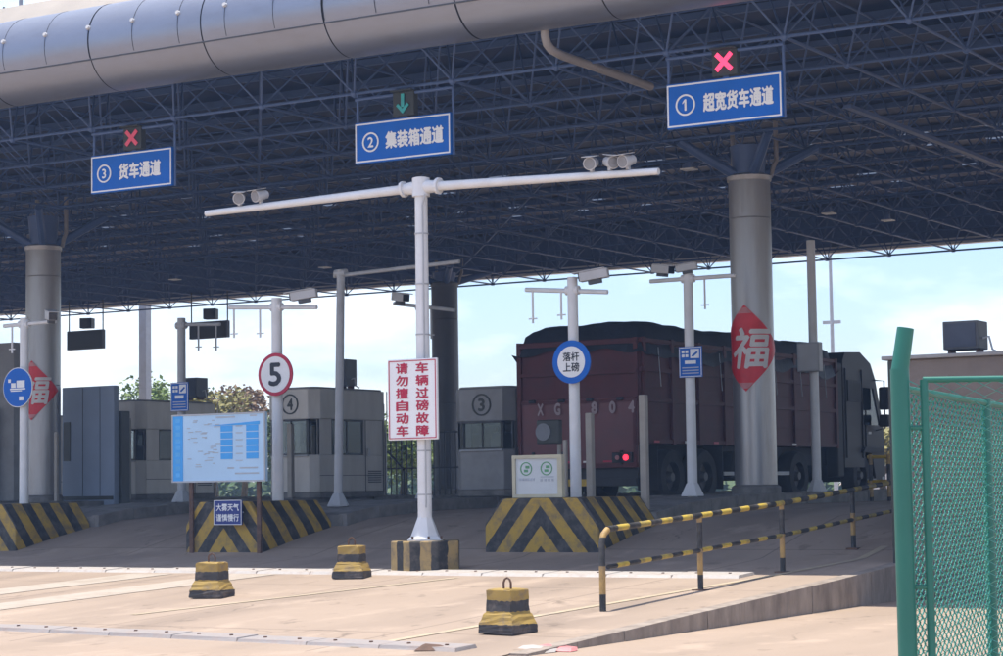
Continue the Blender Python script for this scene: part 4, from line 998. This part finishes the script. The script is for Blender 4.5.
for y in posts_y[1:]:
    rebase(MB().cyl((XR, y, zr(y)-.03), (XR, y, ZTOP(y)), .034, None, 10).build('post', TUBEZ, t, smooth=True), (XR, y, zr(y)))
    MB().box(XR-.08, XR+.08, y-.08, y+.08, zr(y)-.02, zr(y)+.014).build('foot_plate', RUST, t)
# distant yellow rail near the truck front
t = thing('far_railing', 'short yellow black railing beyond the truck front', 'railing', (-14.2, 37, 1.03))
for px in (871, 889):
    p = atY(px, 480, 37); MB().cyl((p.x, 37, 1.03), (p.x, 37, 2.0), .04, None, 8).build('post', TUBEZ, t)
pA, pB = atY(868, 480, 37), atY(895, 480, 37)
for z in (1.5, 1.95): MB().cyl((pA.x, 37, z), (pB.x, 37, z), .03, None, 8).build('rail', YEL, t)

# ------------------------------------------------------------------ the truck
TX0, TX1, TY0, TY1, TZ = -19.35, -16.88, 32.45, 41.3, 1.10
tr = thing('cargo_truck', 'dark red high sided cargo truck with black tarpaulin in the weighing lane', 'truck', ((TX0+TX1)/2, 38, TZ))
zf, zw = TZ+1.12, TZ+2.96                         # bed floor, wall top
body = MB().box(TX0, TX1, TY0, TY1, zf, zw, bev=.015).build('cargo_body', TRUCKR, tr)
for k in range(9):
    y = TY0+.06+k*(TY1-TY0-.16)/8
    MB().box(TX1, TX1+.05, y, y+.10, zf-.02, zw+.01).build('side_rib', TRUCKR, body); MB().box(TX0-.05, TX0, y, y+.10, zf-.02, zw+.01).build('side_rib', TRUCKR, body)
for z in (zf+.0, zf+.72, zf+1.25, zw-.08): MB().box(TX1+.001, TX1+.04, TY0, TY1, z, z+.07).build('side_rail', TRUCKR, body)
for z in (zf+.35, zf+.98): MB().box(TX1+.001, TX1+.012, TY0+.1, TY1-.1, z, z+.025).build('side_bead', TRUCKR, body)
# tailgate
zt_ = 1.80
tg = MB().box(TX0+.04, TX1-.04, TY0-.05, TY0-.004, zt_, zf+.80, bev=.01).build('tailgate', mat('tailgate red', (.125, .024, .026), .45, 0, .12, 2, dirt=(.06, .03, .028), dirt_amt=.5), tr)
for x in (TX0+.05, (TX0+TX1)/2-.03, TX1-.11): MB().box(x, x+.06, TY0-.085, TY0-.051, zt_, zf+.80).build('gate_rib', TRUCKR, tg)
for z in (zt_+.02, zf+.72, zf+1.22, zw-.1): MB().box(TX0+.03, TX1-.03, TY0-.075, TY0-.051 if z < zf+.8 else TY0-.001, z, z+.06).build('gate_beam', TRUCKR, tg)
for x in (TX0+.02, TX1-.10): MB().box(x, x+.08, TY0-.05, TY0-.002, zf+.8, zw).build('corner_post', TRUCKR, tg)
LETT = mat('faded letters', (.30, .22, .22), .6)
lx = [atY(q, 408, TY0-.1).x for q in (540, 557, 571, 594, 612, 631)]
zl_ = atY(590, 408, TY0-.1).z
for ch, x in zip('XG1804', lx): put_text(fit_text(text_mesh(ch, .2, .01), .13 if ch != '1' else .05, .22), (x, TY0-.088, zl_), 'lettering', LETT, tg)
p = atY(626, 457.5, TY0-.1)
MB().box(p.x-.28, p.x+.12, TY0-.1, TY0-.055, p.z-.09, p.z+.09, bev=.01).build('lamp_housing', CHASSIS, tr)
MB().cyl((p.x, TY0-.125, p.z), (p.x, TY0-.10, p.z), .05, None, 16).build('tail_lamp', REDLAMP, tr)
MB().cyl((p.x-.17, TY0-.115, p.z), (p.x-.17, TY0-.10, p.z), .04, None, 12).build('reverse_lamp', mat('dull lamp', (.35, .12, .12), .3), tr)
MB().box(TX0+.1, TX1-.1, TY0-.02, TY0+.06, TZ+.38, TZ+.52, bev=.01).build('bumper_beam', CHASSIS, tr)
MB().box(TX0+.1, TX1-.1, TY0+.05, TY0+.10, TZ+.52, zt_+.3).build('mud_board', CHASSIS, tr)
MB().box(TX0+.45, TX0+.7, TY0+.06, TY1+1.5, TZ+.75, zf-.01).box(TX1-.7, TX1-.45, TY0+.06, TY1+1.5, TZ+.75, zf-.01).build('chassis_beams', CHASSIS, tr)
# tarpaulin heaped load
mm = MB(); rows = []; rnd = random.Random(11); NYt, NXt = 40, 16
for j in range(NYt+1):
    v = j/NYt; y = TY0-.08+(TY1-TY0+.12)*v; row = []
    for i in range(NXt+1):
        u = i/NXt; x = TX0-.07+(TX1-TX0+.14)*u
        e = min(u, 1-u)*2; ev = min(v*14, (1-v)*10, 1)
        if i in (0, NXt): z = zw-.36+.10*math.sin(y*2.1+u)*.6+.04*math.sin(y*6)
        else: z = zw+.02+.30*(math.sin(min(1, e*3.2)*math.pi/2))*(.55+.45*ev)+.02*math.sin(y*1.7+x)+.012*math.sin(y*7.3+x*5)+rnd.uniform(-.007, .007)
        if j in (0, NYt): z = zw-.22+.05*math.sin(x*6)
        row.append(Vector((x, y, z)))
    rows.append(row)
mm.sheet(rows); mm.build('tarpaulin', TARP, tr, smooth=60)
for k in range(7):
    y = TY0+.6+k*1.25; MB().cyl((TX1+.06, y, zw-.15), (TX1+.055, y+.1, zf+1.0), .008, None, 4).build('rope', PRINTG, tr)
# wheels
def wheel(x, y, r=.5, w=.3):
    s = 1 if x > (TX0+TX1)/2 else -1
    zc = zr(y)+r+.002
    ty = MB(); prof = [(r*.55, -w/2), (r*.93, -w/2), (r, -w/2+.05), (r, w/2-.05), (r*.93, w/2), (r*.55, w/2)]
    seg = 24; v = []
    for rr, q in prof:
        for k in range(seg): a = 2*math.pi*k/seg; v.append(Vector((x+q, y+rr*math.cos(a), zc+rr*math.sin(a))))
    fs = [(i*seg+k, i*seg+(k+1) % seg, ((i+1) % 6)*seg+(k+1) % seg, ((i+1) % 6)*seg+k) for i in range(6) for k in range(seg)]
    ty._add(v, fs); wo = ty.build('wheel', TYRE, tr, smooth=35)
    MB().cyl((x-w*.3, y, zc), (x+s*w*.12, y, zc), r*.56, r*.5, 20).build('rim', RIM, wo)
    MB().cyl((x+s*w*.12, y, zc), (x+s*w*.5, y, zc), r*.22, r*.16, 12).build('hub', RIM, wo)
for y in (33.75, 35.1, 39.4, 42.75):
    for x in (TX0+.22, TX1-.2): wheel(x, y)
MB().box(TX1-.55, TX1-.05, 36.3, 38.2, TZ+.45, TZ+1.0, bev=.06).build('fuel_tank', CHASSIS, tr)
for y in (33.1, 35.75): MB().box(TX1-.42, TX1-.02, y, y+.02, TZ+.3, TZ+1.1).build('mud_flap', CHASSIS, tr)
MB().box(TX1-.35, TX1-.06, 35.9, 39, TZ+.55, TZ+.62).build('side_guard', GREYP, tr)
# cab
CYa, CYb = 41.75, 44.05; cz = TZ+.55
prof = [(CYa, cz+.3), (CYa, TZ+2.95), (CYa+.15, TZ+3.14), (CYa+1.0, TZ+3.18), (CYa+1.6, TZ+2.95), (CYa+1.85, TZ+2.62), (CYb-.12, TZ+1.75), (CYb, TZ+1.3), (CYb, cz-.15), (CYb-.4, cz-.15), (CYb-.6, cz+.30), (CYb-.95, cz+.50), (CYb-1.35, cz+.50), (CYb-1.75, cz+.15)]
# cab shell: two side skins with a window hole, plus roof/back/front strips
def skin(x0, x1):
    m_ = MB()
    win = [(CYa+1.10, TZ+1.62), (CYa+1.10, TZ+2.42), (CYa+1.72, TZ+2.42), (CYb-.22, TZ+1.62)]
    outer = [(CYa, cz+.15), (CYa, TZ+2.95), (CYa+.15, TZ+3.14), (CYa+1.0, TZ+3.18), (CYa+1.6, TZ+2.95), (CYa+1.85, TZ+2.62), (CYb-.10, TZ+1.75), (CYb, TZ+1.3), (CYb, cz-.15), (CYb-.5, cz+.1)]
    # pieces around the hole
    P = lambda l: m_.prism([(x0, y, z) for y, z in l], (x1-x0, 0, 0))
    P([(CYa, cz+.15), (CYa, TZ+2.95), (CYa+.15, TZ+3.14), (CYa+1.0, TZ+3.18), (CYa+1.10, TZ+3.14), win[1], win[0], (CYa+1.10, cz+.15)])
    P([(CYa+1.10, TZ+3.14), (CYa+1.6, TZ+2.95), (CYa+1.85, TZ+2.62), win[2], win[1]])
    P([win[2], (CYa+1.85, TZ+2.62), (CYb-.10, TZ+1.75), win[3]])
    P([win[0], win[3], (CYb-.10, TZ+1.75), (CYb, TZ+1.3), (CYb, cz-.15), (CYb-.55, cz-.1), (CYb-.75, cz+.45), (CYb-1.1, cz+.5), (CYa+1.10, cz+.3)])
    o = m_.build('cab_side', CABM, tr)
    xm = (x0+x1)/2
    MB().prism([(xm-.004, y, z) for y, z in win], (.008, 0, 0)).build('side_window', GLASS, o)
    return o
cs = skin(TX1-.07, TX1-.02); skin(TX0+.02, TX0+.07)
MB().box(TX1-.02, TX1+.0, CYa+1.2, CYa+1.24, cz+.5, TZ+1.62).build('door_seam', CHASSIS, cs)
MB().box(TX1-.015, TX1+.03, CYa+1.25, CYa+1.42, TZ+1.42, TZ+1.47).build('door_handle', GREYP, cs)
xa, xb = TX0+.07, TX1-.07
m_ = MB().box(xa, xb, CYa, CYa+.05, cz+.15, TZ+2.95); m_.prism([(xa, CYa, TZ+2.95), (xa, CYa+.15, TZ+3.14), (xa, CYa+1.0, TZ+3.18), (xa, CYa+1.6, TZ+2.95), (xa, CYa+1.85, TZ+2.62), (xa, CYa+1.8, TZ+2.60), (xa, CYa+1.55, TZ+2.9), (xa, CYa+1.0, TZ+3.12), (xa, CYa+.2, TZ+3.08)], (xb-xa, 0, 0))
m_.box(xa, xb, CYb-.06, CYb, cz-.15, TZ+1.3); m_.box(xa, xb, CYa+.05, CYb-.06, cz+.5, cz+.58); m_.build('cab_shell', CABM, tr)
MB().prism([(xa, CYa+1.85, TZ+2.60), (xa, CYb-.06, TZ+1.32), (xa, CYb-.04, TZ+1.34), (xa, CYa+1.87, TZ+2.62)], (xb-xa, 0, 0)).build('windscreen', GLASS, tr)
for k in range(2): MB().box(TX1-.9-.9*k, TX1-.45-.9*k, CYa+.9, CYa+1.35, TZ+1.2, TZ+1.95, bev=.05).build('seat', CHASSIS, tr)
mi = MB().box(TX1+.06, TX1+.30, CYb-.50, CYb-.38, TZ+1.95, TZ+2.45, bev=.04).build('mirror', CHASSIS, tr)
MB().box(TX1+.06, TX1+.28, CYb-.50, CYb-.40, TZ+1.58, TZ+1.85, bev=.03).build('mirror_small', CHASSIS, mi)
MB().path([(TX1-.04, CYb-.55, TZ+2.6), (TX1+.18, CYb-.44, TZ+2.58), (TX1+.18, CYb-.44, TZ+1.55), (TX1-.04, CYb-.5, TZ+1.5)], .018, 6).build('mirror_arm', CHASSIS, mi)
MB().box(TX1-.4, TX1-.02, CYb-.2, CYb+.04, TZ+.30, TZ+.52, bev=.02).build('bumper', GREYP, tr)
MB().box(TX1-.3, TX1-.02, 41.38, 41.72, TZ+.5, TZ+2.9, bev=.03).build('air_stack', CHASSIS, tr)
MB().box(TX0+.1, TX1-.1, 41.36, 41.70, zf, TZ+2.75, bev=.03).build('bed_guard', CHASSIS, tr)
for x in (TX0+.35, TX0+.95, TX1-.95, TX1-.35):
    MB().box(x-.02, x+.02, TY0-.10, TY0-.052, zt_+.05, zt_+.30).build('gate_latch', CHASSIS, tg)
    MB().cyl((x-.06, TY0-.09, zf+.78), (x+.06, TY0-.09, zf+.78), .03, None, 8).build('gate_hinge', CHASSIS, tg)
MB().box(TX0+.95, TX0+1.39, TY0-.03, TY0-.021, TZ+.39, TZ+.51).build('number_plate', YEL, tr)
for k in range(6): MB().box(TX0+.15+k*.4, TX0+.33+k*.4, TY0-.058, TY0-.0505, zt_+.10, zt_+.13).build('reflector', (SIGNR, POSTERW)[k % 2], tg)
for k in range(7): MB().box(TX1+.051, TX1+.056, TY0+.4+k*1.2, TY0+.6+k*1.2, zf+.01, zf+.05).build('reflector', (SIGNR, POSTERW)[k % 2], body)
for y in (CYa+.10, CYa+1.02): MB().box(TX1-.02, TX1+.004, y, y+.03, cz+.35, TZ+2.8).build('cab_trim', CHASSIS, cs)
MB().box(TX1-.02, TX1+.015, CYa+.2, CYa+.95, TZ+2.1, TZ+2.55).build('sleeper_window', CHASSIS, cs)
for k in range(3): MB().box(TX1-.25, TX1+.02, CYb-1.0, CYb-.65, TZ+.42+.3*k, TZ+.46+.3*k).build('step', GREYP, cs) if k == 0 else None
MB().prism([(TX1-.06, CYb-.75-.62, TZ+1.02), (TX1-.06, CYb-.75+.62, TZ+1.02), (TX1-.06, CYb-.75+.5, TZ+1.14), (TX1-.06, CYb-.75-.5, TZ+1.14)], (.10, 0, 0)).build('wheel_arch', CHASSIS, cs)
# round lamp in front of the tailgate
p = atY(549, 432, 30.6)
t = thing('round_lamp', 'round grey lamp on dark box before the truck tailgate', 'lamp', (p.x, 30.6, itop(30.6)))
MB().cyl((p.x+.16, 30.66, itop(30.6)-.02), (p.x+.16, 30.66, p.z+.15), .035, None, 8).build('post', POSTM, t)
MB().box(p.x-.20, p.x+.24, 30.52, 30.64, p.z-.2, p.z+.2, bev=.02).build('case', FRAMEB, t)
disc(MB(), (p.x-.06, 0, p.z), .145, 30.50, 30.519, 24).build('lens', mat('dull disc', (.16, .165, .18), .4), t)

# ------------------------------------------------------------------ green wire fence on the right
d = ray(900.5, 400); P0 = CAM+d*(10/d.dot(_n)); FX, FY = P0.x, P0.y
mpp = 10/F_PX
zpt = lambda py: CAM.z+10*ray(906, py).z
dirA = Vector((math.cos(YAW), math.sin(YAW), 0)); dirB = Vector((-.149, .989, 0))
t = thing('wire_fence', 'green chain link fence panel with bent top corner post', 'fence', (FX, FY, 0), 'green chain link fence panels')
zbend = zpt(369)
MB().cyl((FX, FY, 0), (FX, FY, zbend), .045, None, 16).build('corner_post', GREEN, t, smooth=True)
e = Vector((FX, FY, zbend-.01)); MB().cyl(e, e+dirA*.034+Vector((0, 0, .205)), .042, .040, 16).build('post_top', GREEN, t, smooth=True)
CH = random.Random(9)
def chain(root, o, d, s0, s1, z0, z1a, z1b, pitch=.052, r=.0036):
    m_ = MB(); n = int((s1-s0)/(pitch/2)); hgt = pitch
    for i in range(n):
        s = s0+i*pitch/2 if False else s0+i*pitch
        if s > s1: break
        zt = z1a+(z1b-z1a)*(s-s0)/(s1-s0); z = z0; k = 0; pts = []
        while z < zt:
            sg = 1 if (k+i) % 2 else -1
            pts.append(Vector((o.x, o.y, z+CH.uniform(-.003, .003)))+d*(s+sg*pitch*.5+CH.uniform(-.003, .003)+.006*math.sin(z*4+s*3))+Vector((d.y, -d.x, 0))*(.003*sg)); z += hgt*.5; k += 1
        m_.path(pts, r, 3)
    return m_
oA = Vector((FX, FY, 0))
fr = .02
s1 = .108
ztA = zpt(380)
MB().cyl(oA+dirA*(s1+.005)+Vector((0, 0, .08)), oA+dirA*(s1+.005)+Vector((0, 0, ztA)), fr, None, 10).build('frame_upright', GREEN, t, smooth=True)
MB().cyl(oA+dirA*2.5+Vector((0, 0, .08)), oA+dirA*2.5+Vector((0, 0, ztA)), fr, None, 10).build('frame_upright', GREEN, t, smooth=True)
for z in (.1, ztA): MB().cyl(oA+dirA*s1+Vector((0, 0, z)), oA+dirA*2.5+Vector((0, 0, z)), fr*.75, None, 10).build('frame_rail', GREEN, t, smooth=True)
tag(chain(t, oA, dirA, .06, 2.5, .1, ztA, ztA).build('wire_mesh', WIRE, t), kind='stuff')
for z in (1.0, 1.75, .3):
    MB().cyl(oA+Vector((0, 0, z)), oA+dirA*s1+Vector((0, 0, z)), .012, None, 6).build('hinge', GREEN, t)
t = thing('wire_fence', 'green chain link fence running away behind the front fence panel', 'fence', (FX, FY, 0), 'green chain link fence panels')
zB = zpt(388)
LB = 9.0
oB = oA+dirB*.06
for k in range(1, 5):
    q = oB+dirB*(LB*k/4); MB().cyl(q, q+Vector((0, 0, zB+.02)), .03, None, 10).build('post', GREEN, t, smooth=True)
for z in (.1, zB): MB().cyl(oB+Vector((0, 0, z)), oB+dirB*LB+Vector((0, 0, z)), .018, None, 8).build('rail', GREEN, t, smooth=True)
tag(chain(t, oB, dirB, .05, LB, .1, zB, zB, .055, .0045).build('wire_mesh', WIRE, t), kind='stuff')

# ------------------------------------------------------------------ background: trees, hedge, wall
def leafmat(nm, col):
    m = mat(nm, col, .7, 0, .35, 3)
    return m
LEAF = [leafmat('leaf green', (.12, .18, .03)), leafmat('leaf yellowish', (.22, .20, .06)), leafmat('leaf dark', (.05, .095, .025)), leafmat('dry reddish leaves', (.20, .13, .07))]
def tree(x, y, z, h, rx, n, m, label, seed, name='tree', leaf=.28):
    rnd = random.Random(seed)
    t = thing(name, label, 'tree', (x, y, z), 'trees beyond the toll booths')
    tk = MB(); top = Vector((x+rnd.uniform(-.3, .3), y, z+h*.62)); tk.cyl((x, y, z-.1), top, .16, .07, 8)
    cl = []
    for k in range(9):
        a = rnd.uniform(0, 6.28); q = Vector((x+math.cos(a)*rx*rnd.uniform(.3, .8), y+math.sin(a)*rx*rnd.uniform(.3, .8), z+h*rnd.uniform(.55, .92)))
        tk.cyl(Vector((x, y, z+h*rnd.uniform(.3, .6))), q, .05, .02, 5); cl.append((q, rnd.uniform(.35, .6)*rx))
    cl.append((top+Vector((0, 0, h*.2)), rx*.55))
    tk.build('trunk', BARK, t)
    cr_ = MB()
    for k in range(n):
        c, r = rnd.choice(cl); v = Vector((rnd.gauss(0, 1), rnd.gauss(0, 1), rnd.gauss(0, .8))).normalized()*r*rnd.uniform(.3, 1)**.6
        p = c+v; a = Vector((rnd.gauss(0, 1), rnd.gauss(0, 1), rnd.gauss(0, .6))).normalized(); b = a.orthogonal().normalized(); s = leaf*rnd.uniform(.5, 1.1)
        cr_._add([p-a*s*.5, p+b*s*.28, p+a*s*.5, p-b*s*.28], ((0, 1, 2, 3),))
    cr_.build('crown', m, t)
for i, (px, ytop, Y, rx, mi_, lab) in enumerate((
    (146, 377, 72, 2.0, 0, 'leafy green tree top behind the pale square post'), (216, 386, 70, 1.3, 1, 'yellowish tree between booth roofs left of the speed limit sign'),
    (243, 391, 74, 1.7, 3, 'dry reddish tree just left of the speed limit sign'), (185, 388, 80, 2.0, 2, 'dark green tree behind the small blue camera notice'),
    (402, 425, 62, 1.6, 0, 'green shrub tree seen through the black iron fence'), (476, 418, 60, 1.7, 0, 'green tree seen through the window of booth three'),
    (440, 432, 66, 1.9, 2, 'dark green tree behind the shaded round column'), (300, 420, 66, 2.0, 2, 'green tree seen through the window of booth four'),
    (883, 430, 70, 1.5, 1, 'pale yellow green bush beyond the truck front'))):
    p = atY(px, ytop, Y); zg = .9
    tree(p.x, Y, zg, max(1.8, p.z-zg), rx, 2600, LEAF[mi_], lab, 20+i)
t = thing('far_wall', 'low pale wall far beyond the truck front', 'wall', (-26, 85, .5))
p0, p1 = atY(845, 440, 85), atY(1003, 440, 85); zt = atY(880, 420, 85).z
MB().box(p0.x, p1.x, 85, 85.3, .3, zt).build('wall_face', mat('pale render', (.55, .53, .5), .8), t)
MB().box(p0.x-.05, p1.x, 84.95, 85.35, zt, zt+.12).build('cap', PRINTG, t)
rnd = random.Random(5)
mm = MB()
for k in range(16000):
    x = rnd.uniform(-130, 10); y = 100+rnd.uniform(0, 8); p = Vector((x, y, rnd.uniform(.2, 2.6+1.2*math.sin(x*.23)+.8*math.sin(x*.71)))); a = Vector((rnd.gauss(0, 1), rnd.gauss(0, 1), rnd.gauss(0, .6))).normalized(); b = a.orthogonal().normalized(); s = rnd.uniform(.25, .55)
    mm._add([p-a*s, p+b*s*.5, p+a*s, p-b*s*.5], ((0, 1, 2, 3),))
tag(mm.build('distant_greenery', LEAF[2]), 'low band of distant trees along the horizon', 'trees', kind='stuff')

# ------------------------------------------------------------------ thin volume added to lift darks like lens veil
hm = bpy.data.materials.new('thin haze'); hm.use_nodes = True; hn = hm.node_tree; hn.nodes.clear()
ho = hn.nodes.new('ShaderNodeOutputMaterial'); hv = hn.nodes.new('ShaderNodeVolumePrincipled')
hv.inputs['Color'].default_value = (.40, .60, 1, 1); hv.inputs['Density'].default_value = .0012; hv.inputs['Anisotropy'].default_value = .2
hn.links.new(hv.outputs['Volume'], ho.inputs['Volume'])
tag(MB().box(-160, 60, -40, 150, -1, 12.5).build('lens_veil', hm), kind='stuff')  # box of scattering air, added for the lens veil over dark tones
